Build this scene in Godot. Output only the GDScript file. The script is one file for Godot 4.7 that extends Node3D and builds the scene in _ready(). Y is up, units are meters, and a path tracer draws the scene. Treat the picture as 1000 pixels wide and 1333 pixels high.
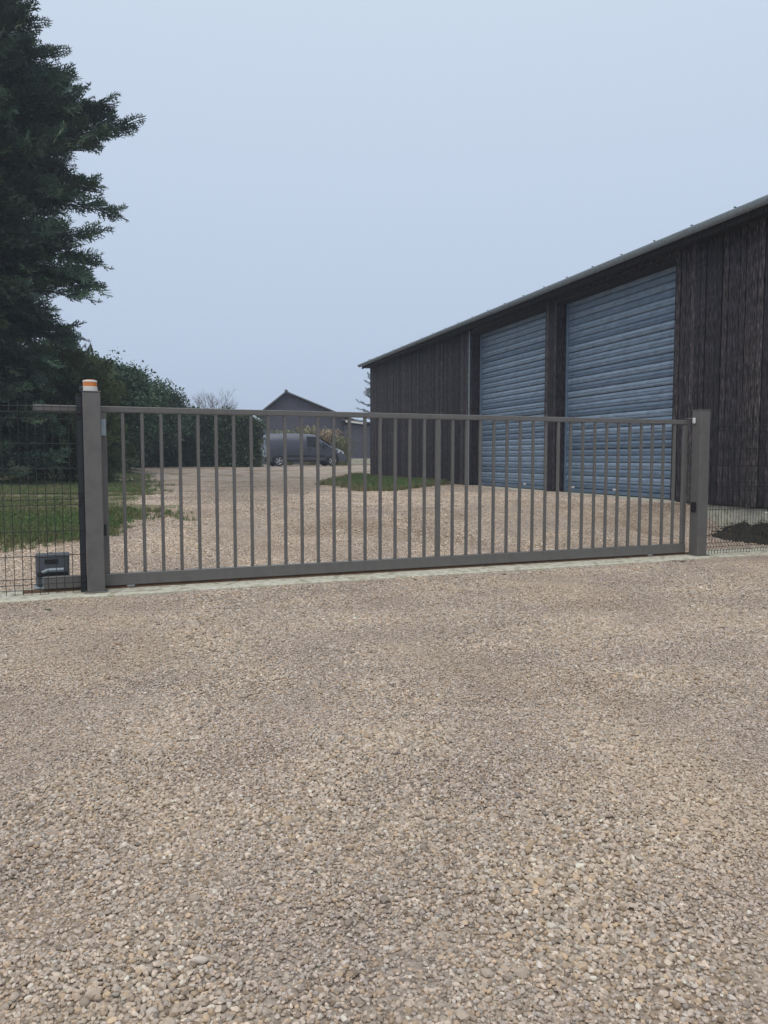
extends Node3D

# World frame: the camera stands over x = z = 0 looking along -z; «z» in the layout helpers below is distance ahead (metres).
const GATE_X := -2.949            # left gate post, base of its front face
const GATE_Z := 7.806
const GATE_TURN := 0.38293        # the gate runs off to the right and away
const BARN_TURN := 0.31623
const BARN_Y := 0.55

var rng := RandomNumberGenerator.new()
var und := FastNoiseLite.new()
var patch := FastNoiseLite.new()
var zone := FastNoiseLite.new()
var M := {}

# ---------------------------------------------------------------- small helpers
func lin(r: float, g: float, b: float) -> Color:
	return Color(r, g, b).linear_to_srgb()

func mat(c: Color, rough := 0.8, metal := 0.0) -> StandardMaterial3D:
	var m := StandardMaterial3D.new()
	m.albedo_color = c
	m.roughness = rough
	m.metallic = metal
	return m

func noise_tex(freq: float, stops: Array, cols: Array, seed_ := 1, size := 512, type := FastNoiseLite.TYPE_SIMPLEX_SMOOTH, octaves := 4) -> NoiseTexture2D:
	var n := FastNoiseLite.new()
	n.noise_type = type
	n.frequency = freq
	n.fractal_octaves = octaves
	n.seed = seed_
	var t := NoiseTexture2D.new()
	t.width = size
	t.height = size
	t.seamless = true
	t.noise = n
	var g := Gradient.new()
	g.offsets = PackedFloat32Array(stops)
	g.colors = PackedColorArray(cols)
	t.color_ramp = g
	return t

func grey(v: float) -> Color:
	return Color(v, v, v)

func new_st() -> SurfaceTool:
	var st := SurfaceTool.new()
	st.begin(Mesh.PRIMITIVE_TRIANGLES)
	return st

func tri(st: SurfaceTool, a: Vector3, b: Vector3, c: Vector3, out: Vector3, uva := Vector2.ZERO, uvb := Vector2.ZERO, uvc := Vector2.ZERO) -> void:
	var n := (c - a).cross(b - a)
	if n.dot(out) < 0.0:
		var t := b; b = c; c = t
		var u := uvb; uvb = uvc; uvc = u
		n = -n
	n = n.normalized()
	st.set_normal(n); st.set_uv(uva); st.add_vertex(a)
	st.set_normal(n); st.set_uv(uvb); st.add_vertex(b)
	st.set_normal(n); st.set_uv(uvc); st.add_vertex(c)

func quad(st: SurfaceTool, a: Vector3, b: Vector3, c: Vector3, d: Vector3, out: Vector3, uvs := []) -> void:
	if uvs.is_empty():
		tri(st, a, b, c, out)
		tri(st, a, c, d, out)
	else:
		tri(st, a, b, c, out, uvs[0], uvs[1], uvs[2])
		tri(st, a, c, d, out, uvs[0], uvs[2], uvs[3])

# A box with chamfered edges. UVs are metres on the face plus an offset.
func bbox(st: SurfaceTool, at: Vector3, size: Vector3, bevel := 0.003, basis := Basis(), uv0 := Vector2.ZERO) -> void:
	var h := size * 0.5
	var e: float = minf(bevel, minf(h.x, minf(h.y, h.z)) * 0.9)
	var i := h - Vector3(e, e, e)
	var P := func(v: Vector3) -> Vector3: return at + basis * v
	var N := func(v: Vector3) -> Vector3: return basis * v
	for s in [-1.0, 1.0]:
		var fx := [Vector3(s * h.x, -i.y, -i.z), Vector3(s * h.x, -i.y, i.z), Vector3(s * h.x, i.y, i.z), Vector3(s * h.x, i.y, -i.z)]
		var fy := [Vector3(-i.x, s * h.y, -i.z), Vector3(i.x, s * h.y, -i.z), Vector3(i.x, s * h.y, i.z), Vector3(-i.x, s * h.y, i.z)]
		var fz := [Vector3(-i.x, -i.y, s * h.z), Vector3(i.x, -i.y, s * h.z), Vector3(i.x, i.y, s * h.z), Vector3(-i.x, i.y, s * h.z)]
		quad(st, P.call(fx[0]), P.call(fx[1]), P.call(fx[2]), P.call(fx[3]), N.call(Vector3(s, 0, 0)), fx.map(func(v): return uv0 + Vector2(v.z, v.y)))
		quad(st, P.call(fy[0]), P.call(fy[1]), P.call(fy[2]), P.call(fy[3]), N.call(Vector3(0, s, 0)), fy.map(func(v): return uv0 + Vector2(v.x, v.z)))
		quad(st, P.call(fz[0]), P.call(fz[1]), P.call(fz[2]), P.call(fz[3]), N.call(Vector3(0, 0, s)), fz.map(func(v): return uv0 + Vector2(v.x, v.y)))
	if e <= 0.0:
		return
	for a in [-1.0, 1.0]:
		for b in [-1.0, 1.0]:
			var ez := [Vector3(a * h.x, b * i.y, -i.z), Vector3(a * h.x, b * i.y, i.z), Vector3(a * i.x, b * h.y, i.z), Vector3(a * i.x, b * h.y, -i.z)]
			quad(st, P.call(ez[0]), P.call(ez[1]), P.call(ez[2]), P.call(ez[3]), N.call(Vector3(a, b, 0)), ez.map(func(v): return uv0 + Vector2(v.z, v.y)))
			var ey := [Vector3(a * h.x, -i.y, b * i.z), Vector3(a * h.x, i.y, b * i.z), Vector3(a * i.x, i.y, b * h.z), Vector3(a * i.x, -i.y, b * h.z)]
			quad(st, P.call(ey[0]), P.call(ey[1]), P.call(ey[2]), P.call(ey[3]), N.call(Vector3(a, 0, b)), ey.map(func(v): return uv0 + Vector2(v.z, v.y)))
			var ex := [Vector3(-i.x, a * h.y, b * i.z), Vector3(i.x, a * h.y, b * i.z), Vector3(i.x, a * i.y, b * h.z), Vector3(-i.x, a * i.y, b * h.z)]
			quad(st, P.call(ex[0]), P.call(ex[1]), P.call(ex[2]), P.call(ex[3]), N.call(Vector3(0, a, b)), ex.map(func(v): return uv0 + Vector2(v.x, v.y)))
			for c in [-1.0, 1.0]:
				tri(st, P.call(Vector3(a * h.x, b * i.y, c * i.z)), P.call(Vector3(a * i.x, b * h.y, c * i.z)), P.call(Vector3(a * i.x, b * i.y, c * h.z)), N.call(Vector3(a, b, c)))

func box_mesh(size: Vector3, bevel := 0.003, at := Vector3.ZERO, uv0 := Vector2.ZERO) -> ArrayMesh:
	var st := new_st()
	bbox(st, at, size, bevel, Basis(), uv0)
	return st.commit()

# A tapered tube along points with smooth sides.
func tube(st: SurfaceTool, pts: Array, radii: Array, sides := 6, caps := true) -> void:
	var rings := []
	var norms := []
	for k in pts.size():
		var dir: Vector3 = (pts[mini(k + 1, pts.size() - 1)] - pts[maxi(k - 1, 0)]).normalized()
		var ref := Vector3.UP if absf(dir.y) < 0.9 else Vector3.RIGHT
		var u := dir.cross(ref).normalized()
		var v := dir.cross(u).normalized()
		var ring := []
		var nn := []
		for j in sides:
			var a := TAU * j / sides
			var n := u * cos(a) + v * sin(a)
			ring.append(pts[k] + n * radii[k])
			nn.append(n)
		rings.append(ring)
		norms.append(nn)
	for k in pts.size() - 1:
		for j in sides:
			var j2 := (j + 1) % sides
			var a: Vector3 = rings[k][j]
			var b: Vector3 = rings[k][j2]
			var c: Vector3 = rings[k + 1][j2]
			var d: Vector3 = rings[k + 1][j]
			var vs := [[a, norms[k][j]], [b, norms[k][j2]], [c, norms[k + 1][j2]], [a, norms[k][j]], [c, norms[k + 1][j2]], [d, norms[k + 1][j]]]
			if (c - a).cross(b - a).dot(norms[k][j]) < 0.0:
				vs = [vs[0], vs[2], vs[1], vs[3], vs[5], vs[4]]
			for w in vs:
				st.set_normal(w[1]); st.set_uv(Vector2.ZERO); st.add_vertex(w[0])
	if caps:
		for e in [0, pts.size() - 1]:
			var o: Vector3 = (pts[0] - pts[1]) if e == 0 else (pts[-1] - pts[-2])
			for j in range(1, sides - 1):
				tri(st, rings[e][0], rings[e][j], rings[e][j + 1], o)

func lathe(st: SurfaceTool, prof: Array, sides := 20, axis := Basis(), at := Vector3.ZERO) -> void:
	# prof: Vector2(radius, height) points, smooth round the axis, flat along it
	for k in prof.size() - 1:
		var p: Vector2 = prof[k]
		var q: Vector2 = prof[k + 1]
		var sl := Vector2(q.y - p.y, p.x - q.x).normalized()
		for j in sides:
			var a0 := TAU * j / sides
			var a1 := TAU * (j + 1) / sides
			var r0 := Vector3(cos(a0), 0, sin(a0))
			var r1 := Vector3(cos(a1), 0, sin(a1))
			var n0 := axis * (r0 * sl.x + Vector3.UP * sl.y)
			var n1 := axis * (r1 * sl.x + Vector3.UP * sl.y)
			var A := at + axis * (r0 * p.x + Vector3.UP * p.y)
			var B := at + axis * (r1 * p.x + Vector3.UP * p.y)
			var C := at + axis * (r1 * q.x + Vector3.UP * q.y)
			var D := at + axis * (r0 * q.x + Vector3.UP * q.y)
			for w in [[A, n0], [B, n1], [C, n1], [A, n0], [C, n1], [D, n0]]:
				st.set_normal(w[1]); st.set_uv(Vector2.ZERO); st.add_vertex(w[0])

func part(called: String, mesh_: Mesh, m: Material, parent: Node, at := Vector3.ZERO, basis := Basis()) -> MeshInstance3D:
	var o := MeshInstance3D.new()
	o.name = called
	o.mesh = mesh_
	o.material_override = m
	o.transform = Transform3D(basis, at)
	parent.add_child(o, true)
	return o

func thing(called: String, label: String, category: String, at := Vector3.ZERO, turn := 0.0, group := "") -> Node3D:
	var o := Node3D.new()
	o.name = called
	add_child(o, true)
	o.position = at
	o.rotation.y = turn
	tag(o, label, category, group)
	return o

func tag(o: Node, label: String, category: String, group := "") -> void:
	o.set_meta("label", label)
	o.set_meta("category", category)
	if group:
		o.set_meta("group", group)

func kind(o: Node, k: String) -> Node:
	o.set_meta("kind", k)
	return o

func scatter(called: String, mesh_: Mesh, m: Material, parent: Node, buf: PackedFloat32Array) -> MultiMeshInstance3D:
	var mm := MultiMesh.new()
	mm.transform_format = MultiMesh.TRANSFORM_3D
	mm.use_colors = true
	mm.mesh = mesh_
	mm.instance_count = buf.size() / 16
	mm.buffer = buf
	var o := MultiMeshInstance3D.new()
	o.name = called
	o.multimesh = mm
	o.material_override = m
	o.set_meta("kind", "stuff")
	parent.add_child(o, true)
	return o

func put(buf: PackedFloat32Array, b: Basis, p: Vector3, c: Color) -> void:
	buf.append_array(PackedFloat32Array([b.x.x, b.y.x, b.z.x, p.x, b.x.y, b.y.y, b.z.y, p.y, b.x.z, b.y.z, b.z.z, p.z, c.r, c.g, c.b, 1.0]))

func smooth(a: float, b: float, x: float) -> float:
	return smoothstep(a, b, x)

# gate frame: s metres along the gate, d metres behind its line
func sd(x: float, z: float) -> Vector2:
	var c := cos(GATE_TURN)
	var s := sin(GATE_TURN)
	return Vector2((x - GATE_X) * c + (z - GATE_Z) * s, -(x - GATE_X) * s + (z - GATE_Z) * c)

func from_sd(s: float, d: float) -> Vector2:   # -> x, distance ahead
	var c := cos(GATE_TURN)
	var k := sin(GATE_TURN)
	return Vector2(GATE_X + s * c - d * k, GATE_Z + s * k + d * c)

func terrain_sd(s: float, d: float) -> float:
	var y := 0.53 * smoothstep(0.45, 5.5, d)
	if s > 8.4 and d < 7.0:
		y = lerpf(y, 0.52 * smoothstep(2.3, 3.7, d), smoothstep(8.4, 9.4, s) * (1.0 - smoothstep(5.0, 7.0, d)))
	y += 0.42 * smoothstep(22.0, 34.0, d)
	if s < 1.0:
		y += 0.3 * (1.0 - smoothstep(-8.0, 1.0, s)) * smoothstep(3.0, 14.0, d) * (1.0 - smoothstep(24.0, 36.0, d))
	return y

func bumps(x: float, z: float) -> float:
	return und.get_noise_2d(x, z) * 0.022

func ground_y(x: float, z: float) -> float:
	var q := sd(x, z)
	return terrain_sd(q.x, q.y) + bumps(x, z) * (1.0 - 0.9 * clampf(1.0 - absf(q.y - 0.15) / 0.6, 0.0, 1.0))

func at_ground(x: float, z: float, up := 0.0) -> Vector3:
	return Vector3(x, ground_y(x, z) + up, -z)

func worn(x: float, z: float) -> float:   # 1 on clean gravel, less on the compacted damp band of the drive
	var mid := -2.9 - 0.13 * (z - 15.0)
	var n := patch.get_noise_2d(x * 0.6 + 400.0, z * 0.3)
	var a := 1.0 - smoothstep(0.6, 2.6, absf(x - mid) + n * 1.6)
	return 1.0 - 0.27 * a * smoothstep(13.0, 16.5, z + n * 3.0) * (1.0 - 0.6 * smoothstep(30.0, 40.0, z))

func grid_mesh(xs: Array, zs: Array, lift: float, keep: Callable, s1 := 1.2, s2 := 9.0) -> ArrayMesh:
	var st := new_st()
	var nx := xs.size()
	for z in zs:
		for x in xs:
			var y := ground_y(x, z) + lift
			var n := Vector3(ground_y(x - 0.15, z) - ground_y(x + 0.15, z), 0.3, ground_y(x, z + 0.15) - ground_y(x, z - 0.15)).normalized()
			var wv := worn(x, z)
			st.set_color(Color(wv, wv * 1.0, minf(1.0, wv * 1.03)))
			st.set_normal(n)
			st.set_uv(Vector2(x, z) / s1)
			st.set_uv2(Vector2(x, z) / s2)
			st.add_vertex(Vector3(x, y, -z))
	for j in zs.size() - 1:
		for i in nx - 1:
			if not keep.call(0.5 * (xs[i] + xs[i + 1]), 0.5 * (zs[j] + zs[j + 1])):
				continue
			var a := j * nx + i
			for k in [a, a + nx, a + 1, a + 1, a + nx, a + nx + 1]:
				st.add_index(k)
	return st.commit()

func spread(lo: float, hi: float, mid_lo: float, mid_hi: float, step: float, grow := 1.25) -> Array:
	var out := []
	var v := mid_lo
	while v <= mid_hi:
		out.append(v)
		v += step
	var w := step
	while out[-1] < hi:
		w *= grow
		out.append(out[-1] + w)
	w = step
	while out[0] > lo:
		w *= grow
		out.push_front(out[0] - w)
	return out

# ---------------------------------------------------------------- textures and materials
func wood_image() -> ImageTexture:
	var w := 512
	var h := 1024
	var g := FastNoiseLite.new(); g.seed = 11; g.frequency = 1.0; g.fractal_octaves = 4
	var f := FastNoiseLite.new(); f.seed = 12; f.frequency = 1.0; f.fractal_octaves = 2
	var kn := []
	var r := RandomNumberGenerator.new(); r.seed = 5
	for i in 34:
		kn.append([r.randf() * w, r.randf() * h, r.randf_range(3.0, 7.5)])
	var data := PackedByteArray()
	data.resize(w * h * 3)
	var k := 0
	for y in h:
		for x in w:
			var warp := f.get_noise_2d(x * 0.012, y * 0.006) * 7.0
			var a := g.get_noise_2d((x + warp) * 0.06, y * 0.005)
			var b := f.get_noise_2d(x * 0.9, y * 0.022)
			var c := f.get_noise_2d(x * 0.02 + 90.0, y * 0.012)
			var v := 0.52 + 0.72 * a + 0.24 * b + 0.34 * c
			data[k] = clampi(int(v * 236.0), 0, 255)
			data[k + 1] = clampi(int(v * 226.0), 0, 255)
			data[k + 2] = clampi(int(v * 224.0), 0, 255)
			k += 3
	for q in kn:
		for yy in range(int(q[1] - q[2] * 2.4), int(q[1] + q[2] * 2.4)):
			for xx in range(int(q[0] - q[2]), int(q[0] + q[2])):
				var dd: float = Vector2((xx - q[0]) / q[2], (yy - q[1]) / (q[2] * 2.2)).length()
				if dd < 1.0:
					var at := (posmod(yy, h) * w + posmod(xx, w)) * 3
					var m := lerpf(0.3, 1.0, dd * dd)
					for ch in 3:
						data[at + ch] = int(data[at + ch] * m)
	var im := Image.create_from_data(w, h, false, Image.FORMAT_RGB8, data)
	return ImageTexture.create_from_image(im)

func make_materials() -> void:
	# gravel bed below and between the loose stones
	var g := mat(Color.WHITE, 0.95)
	g.albedo_texture = noise_tex(0.085, [0.0, 0.2, 0.4, 0.6, 0.8, 1.0], [lin(0.24, 0.195, 0.15), lin(0.46, 0.385, 0.31), lin(0.36, 0.30, 0.24), lin(0.54, 0.465, 0.38), lin(0.40, 0.33, 0.26), lin(0.64, 0.57, 0.48)], 3, 1024, FastNoiseLite.TYPE_CELLULAR, 1)
	g.albedo_texture.noise.cellular_return_type = FastNoiseLite.RETURN_CELL_VALUE
	g.heightmap_enabled = true
	g.heightmap_scale = 1.1
	var ht := noise_tex(0.085, [0.0, 1.0], [Color.WHITE, Color.BLACK], 3, 1024, FastNoiseLite.TYPE_CELLULAR, 1)
	ht.noise.cellular_return_type = FastNoiseLite.RETURN_DISTANCE
	g.heightmap_texture = ht
	g.detail_enabled = true
	g.detail_blend_mode = BaseMaterial3D.BLEND_MODE_MUL
	g.detail_uv_layer = BaseMaterial3D.DETAIL_UV_2
	g.detail_albedo = noise_tex(0.008, [0.2, 0.45, 0.6, 0.8], [Color(0.80, 0.76, 0.72), Color(0.93, 0.92, 0.91), Color(1, 1, 1), Color(0.88, 0.88, 0.9)], 21, 512)
	g.vertex_color_use_as_albedo = true
	M.gravel = g
	var st := mat(Color.WHITE, 0.9)
	st.vertex_color_use_as_albedo = true
	st.uv1_triplanar = true
	st.uv1_scale = Vector3(9, 9, 9)
	st.albedo_texture = noise_tex(0.02, [0.25, 0.5, 0.75], [grey(0.78), grey(0.95), Color(1, 1, 1)], 33, 256)
	M.stone = st
	var so := mat(Color.WHITE, 1.0)
	so.albedo_texture = noise_tex(0.02, [0.2, 0.4, 0.55, 0.75], [lin(0.085, 0.095, 0.04), lin(0.20, 0.165, 0.11), lin(0.11, 0.125, 0.05), lin(0.26, 0.215, 0.15)], 8, 512)
	so.heightmap_enabled = true
	so.heightmap_scale = 2.0
	so.heightmap_texture = noise_tex(0.06, [0, 1], [Color.BLACK, Color.WHITE], 9, 512)
	M.turf = so
	var gr := mat(Color.WHITE, 0.75)
	gr.vertex_color_use_as_albedo = true
	gr.backlight_enabled = true
	gr.backlight = lin(0.04, 0.06, 0.015)
	M.leaf = gr
	# concrete
	var co := mat(Color.WHITE, 0.92)
	co.uv1_triplanar = true
	co.uv1_world_triplanar = true
	co.uv1_scale = Vector3(0.9, 0.9, 0.9)
	co.albedo_texture = noise_tex(0.012, [0.2, 0.42, 0.58, 0.8], [lin(0.30, 0.285, 0.20), lin(0.46, 0.44, 0.37), lin(0.58, 0.56, 0.49), lin(0.42, 0.43, 0.31)], 14, 512, FastNoiseLite.TYPE_SIMPLEX_SMOOTH, 6)
	co.heightmap_enabled = true
	co.heightmap_scale = 0.5
	co.heightmap_texture = noise_tex(0.09, [0, 1], [Color.BLACK, Color.WHITE], 15, 512)
	M.concrete = co
	# dark weathered cladding in six tones
	var wt := wood_image()
	M.wood = []
	for c in [[0.135, 0.122, 0.147], [0.088, 0.082, 0.103], [0.165, 0.145, 0.16], [0.225, 0.205, 0.22], [0.115, 0.108, 0.134], [0.07, 0.066, 0.085]]:
		var m := mat(lin(c[0], c[1], c[2]), 0.82)
		m.albedo_texture = wt
		m.uv1_scale = Vector3(1.7, 0.42, 1)
		m.heightmap_enabled = true
		m.heightmap_texture = wt
		m.heightmap_scale = 0.25
		M.wood.append(m)
	# painted grey-brown steel of the gate
	var gp := mat(lin(0.136, 0.131, 0.125), 0.4)
	gp.uv1_triplanar = true
	gp.uv1_world_triplanar = true
	gp.uv1_scale = Vector3(1.3, 0.7, 1.3)
	gp.albedo_texture = noise_tex(0.012, [0.25, 0.5, 0.8], [grey(0.93), grey(0.98), Color(1, 1, 1)], 41, 512, FastNoiseLite.TYPE_SIMPLEX_SMOOTH, 5)
	gp.roughness_texture = noise_tex(0.02, [0.2, 0.8], [grey(0.75), grey(1.0)], 42, 256)
	M.paint = gp
	M.anthracite = mat(lin(0.018, 0.022, 0.03), 0.5)
	M.wire = mat(lin(0.012, 0.016, 0.016), 0.5)
	M.black = mat(lin(0.008, 0.008, 0.009), 0.45)
	M.plastic = mat(lin(0.085, 0.095, 0.11), 0.5)
	M.white = mat(lin(0.62, 0.62, 0.6), 0.5)
	M.silver = mat(lin(0.5, 0.54, 0.58), 0.35, 0.6)
	var amber := mat(lin(0.62, 0.20, 0.035), 0.22)
	amber.clearcoat_enabled = true
	amber.clearcoat = 0.6
	M.amber = amber
	var ru := mat(Color.WHITE, 0.9)
	ru.uv1_triplanar = true
	ru.uv1_world_triplanar = true
	ru.uv1_scale = Vector3(2, 2, 2)
	ru.albedo_texture = noise_tex(0.02, [0.2, 0.5, 0.8], [lin(0.10, 0.05, 0.025), lin(0.19, 0.095, 0.045), lin(0.09, 0.075, 0.06)], 44, 256)
	M.rust = ru
	# roller shutters: galvanised and painted slats in four tones
	M.slat = []
	for c in [[0.235, 0.318, 0.425], [0.20, 0.28, 0.38], [0.275, 0.365, 0.475], [0.165, 0.235, 0.33]]:
		var m := mat(lin(c[0], c[1], c[2]), 0.45, 0.15)
		m.uv1_triplanar = true
		m.uv1_world_triplanar = true
		m.uv1_scale = Vector3(0.6, 1.4, 0.6)
		m.albedo_texture = noise_tex(0.01, [0.2, 0.5, 0.8], [grey(0.84), grey(0.95), Color(1, 1, 1)], 51, 512, FastNoiseLite.TYPE_SIMPLEX_SMOOTH, 5)
		m.roughness_texture = noise_tex(0.015, [0.2, 0.8], [grey(0.7), grey(1.0)], 52, 256)
		M.slat.append(m)
	var zn := mat(Color.WHITE, 0.5, 0.2)
	zn.uv1_triplanar = true
	zn.uv1_world_triplanar = true
	zn.albedo_texture = noise_tex(0.02, [0.2, 0.5, 0.8], [lin(0.22, 0.265, 0.30), lin(0.29, 0.345, 0.385), lin(0.35, 0.41, 0.455)], 61, 512)
	M.zinc = zn
	M.roof = mat(lin(0.09, 0.095, 0.105), 0.8)
	M.glass = mat(lin(0.012, 0.018, 0.022), 0.12)
	M.glass.metallic_specular = 0.4
	M.laurel = gr.duplicate()
	M.laurel.roughness = 0.42
	var vp := mat(lin(0.062, 0.072, 0.105), 0.3, 0.3)
	vp.clearcoat_enabled = true
	vp.clearcoat = 0.7
	M.van = vp
	M.tyre = mat(lin(0.015, 0.015, 0.016), 0.85)
	M.lamp_red = mat(lin(0.16, 0.014, 0.012), 0.2)
	M.lamp_clear = mat(lin(0.6, 0.63, 0.66), 0.12)
	var bk := mat(Color.WHITE, 0.95)
	bk.uv1_triplanar = true
	bk.uv1_scale = Vector3(3, 0.6, 3)
	bk.albedo_texture = noise_tex(0.02, [0.2, 0.8], [lin(0.04, 0.03, 0.022), lin(0.11, 0.085, 0.065)], 71, 256)
	M.bark = bk
	M.twig = mat(lin(0.10, 0.085, 0.085), 0.9)
	var sh := mat(Color.WHITE, 0.9)
	sh.uv1_triplanar = true
	sh.uv1_scale = Vector3(2.2, 0.15, 2.2)
	sh.albedo_texture = noise_tex(0.03, [0.2, 0.5, 0.8], [lin(0.055, 0.057, 0.078), lin(0.082, 0.084, 0.112), lin(0.115, 0.116, 0.145)], 72, 512)
	M.shed_wood = sh

# ---------------------------------------------------------------- build
func _ready() -> void:
	rng.seed = 20240
	und.seed = 4; und.frequency = 0.35; und.fractal_octaves = 3
	patch.seed = 9; patch.frequency = 0.28; patch.fractal_octaves = 3
	zone.seed = 61; zone.frequency = 0.42; zone.fractal_octaves = 3
	camera_and_light()
	make_materials()
	build_ground()
	build_gravel()
	build_barn()
	build_gate()
	build_fences()
	build_shed()
	build_plants()
	build_van()
	build_litter()

func camera_and_light() -> void:
	var cam := Camera3D.new()
	cam.name = "camera"
	cam.fov = 67.367
	cam.position = Vector3(0, 1.4, 0)
	cam.rotation_degrees = Vector3(-3.976, 0, 0)
	cam.near = 0.05
	cam.far = 900.0
	add_child(cam)
	cam.current = true
	var sky := ProceduralSkyMaterial.new()
	sky.sky_top_color = lin(0.80, 0.85, 0.87)
	sky.sky_horizon_color = lin(0.385, 0.468, 0.60)
	sky.sky_curve = 1.8
	sky.ground_bottom_color = lin(0.2, 0.19, 0.18)
	sky.ground_horizon_color = lin(0.4, 0.44, 0.52)
	sky.sun_angle_max = 1.0
	var env := Environment.new()
	env.background_mode = Environment.BG_SKY
	env.sky = Sky.new()
	env.sky.sky_material = sky
	env.tonemap_mode = Environment.TONE_MAPPER_LINEAR
	env.tonemap_exposure = 1.3
	env.ambient_light_source = Environment.AMBIENT_SOURCE_SKY
	env.sdfgi_enabled = true
	env.ssao_enabled = true
	env.ssil_enabled = true
	env.fog_enabled = true
	env.fog_density = 0.0017
	env.fog_light_color = lin(0.78, 0.86, 1.0)
	var we := WorldEnvironment.new()
	we.name = "environment"
	we.environment = env
	add_child(we)
	var sun := DirectionalLight3D.new()
	sun.name = "sun"
	sun.light_energy = 0.44
	sun.light_color = Color(1.0, 0.95, 0.88)
	sun.light_angular_distance = 70.0
	sun.shadow_enabled = true
	sun.sky_mode = DirectionalLight3D.SKY_MODE_LIGHT_ONLY
	sun.rotation_degrees = Vector3(-62, -20, 0)
	add_child(sun)

func build_ground() -> void:
	var xs := spread(-150.0, 150.0, -9.0, 11.0, 0.3, 1.22)
	var zs := spread(-40.0, 190.0, 0.6, 17.0, 0.3, 1.16)
	kind(part("gravel_ground", grid_mesh(xs, zs, 0.0, func(_x, _z): return true), M.gravel, self), "structure")
	var fx := spread(-150.0, 150.0, -20.0, 20.0, 4.0, 1.4)
	var fz := spread(57.0, 190.0, 57.0, 80.0, 4.0, 1.4)
	kind(part("field", grid_mesh(fx, fz, 0.012, func(_x, _z): return true, 3.0), M.turf, self), "structure")
	# lawn left of the drive and the grass strip at the barn's foot
	var lx := spread(-26.0, 2.2, -26.0, 2.2, 0.22)
	var lz := spread(9.0, 43.0, 9.0, 43.0, 0.22)
	kind(part("lawn", grid_mesh(lx, lz, 0.012, func(x, z): return lawn(x, z) > 0.0 and x < -2.9, 2.2), M.turf, self), "structure")
	kind(part("grass_verge", grid_mesh(lx, lz, 0.012, func(x, z): return island(x, z) > 0.0, 2.2), M.turf, self), "structure")
	# concrete sill under gate and fences
	var st := new_st()
	var r := RandomNumberGenerator.new(); r.seed = 3
	var prev := []
	var n := 96
	for i in n + 1:
		var s := -4.5 + 15.6 * i / n
		var f := -0.13 + und.get_noise_2d(s * 2.0, 77.0) * 0.05
		var b := 0.5 + und.get_noise_2d(s * 2.0, 177.0) * 0.08
		var row := [Vector3(s, -0.12, -f + 0.01), Vector3(s, 0.012, -f), Vector3(s, 0.026, -f - 0.02), Vector3(s, 0.028, -b + 0.02), Vector3(s, -0.12, -b)]
		if i > 0:
			for k in 4:
				quad(st, prev[k], row[k], row[k + 1], prev[k + 1], [Vector3(0, 0.2, 1), Vector3(0, 1, 0.4), Vector3.UP, Vector3(0, 0.3, -1)][k])
		prev = row
	var sill := part("concrete_sill", st.commit(), M.concrete, self, Vector3(GATE_X, 0, -GATE_Z), Basis(Vector3.UP, GATE_TURN))
	kind(sill, "structure")
	# grass blades
	var tuft := tuft_mesh(14, 0.05, 1.0)
	var buf := PackedFloat32Array()
	var buf2 := PackedFloat32Array()
	for i in 46000:
		var z := 9.3 + 33.0 * pow(rng.randf(), 1.6)
		var x := rng.randf_range(-0.62 * z - 0.5, -2.9)
		var l := lawn(x, z)
		var p := patch.get_noise_2d(x * 0.45, z * 1.5)
		if l + rng.randfn() * 0.22 - 0.05 < 0.0 or p * 1.9 + 0.06 < rng.randf_range(-0.3, 0.4):
			continue
		put_tuft(buf, x, z, rng.randf_range(0.035, 0.085), p)
	for i in 26000:
		var z := rng.randf_range(17.5, 36.5)
		var x := rng.randf_range(-3.2, 2.6)
		if island(x, z) + rng.randfn() * 0.12 < 0.0:
			continue
		put_tuft(buf2, x, z, rng.randf_range(0.03, 0.07) + 0.09 * pow(rng.randf(), 3.0), clampf(island(x, z) * 1.4 - 0.35, -0.5, 0.6) + rng.randf_range(-0.2, 0.2))
	scatter("lawn_grass", tuft, M.leaf, self, buf)
	scatter("verge_grass", tuft, M.leaf, self, buf2)

func put_tuft(buf: PackedFloat32Array, x: float, z: float, hgt: float, p: float) -> void:
	var b := Basis(Vector3.UP, rng.randf() * TAU).scaled(Vector3(hgt * 1.5, hgt, hgt * 1.5))
	var v := rng.randf_range(0.7, 1.25)
	var dry := clampf(rng.randf() * 1.05 - p * 0.8, 0.0, 1.0)
	var c := Color(0.085, 0.155, 0.045).lerp(Color(0.19, 0.16, 0.085), dry)
	put(buf, b, at_ground(x, z, 0.008), Color(c.r * v, c.g * v, c.b * v))

func tuft_mesh(n: int, w: float, spread_: float) -> ArrayMesh:
	var st := new_st()
	var r := RandomNumberGenerator.new(); r.seed = 77
	for i in n:
		var a := r.randf() * TAU
		var o := Vector3(cos(a), 0, sin(a)) * r.randf() * 0.8 * spread_
		var lean := Vector3(r.randf_range(-0.7, 0.7), 0, r.randf_range(-0.7, 0.7))
		var h := r.randf_range(0.6, 1.3)
		var side := Vector3(cos(a + 1.3), 0, sin(a + 1.3)) * w
		var m := o + lean * 0.3 + Vector3.UP * h * 0.6
		var t := o + lean + Vector3.UP * h
		var nn := Vector3(lean.x, 1.2, lean.z)
		quad(st, o - side, o + side, m + side * 0.8, m - side * 0.8, nn)
		tri(st, m - side * 0.8, m + side * 0.8, t, nn)
	return st.commit()

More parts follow.
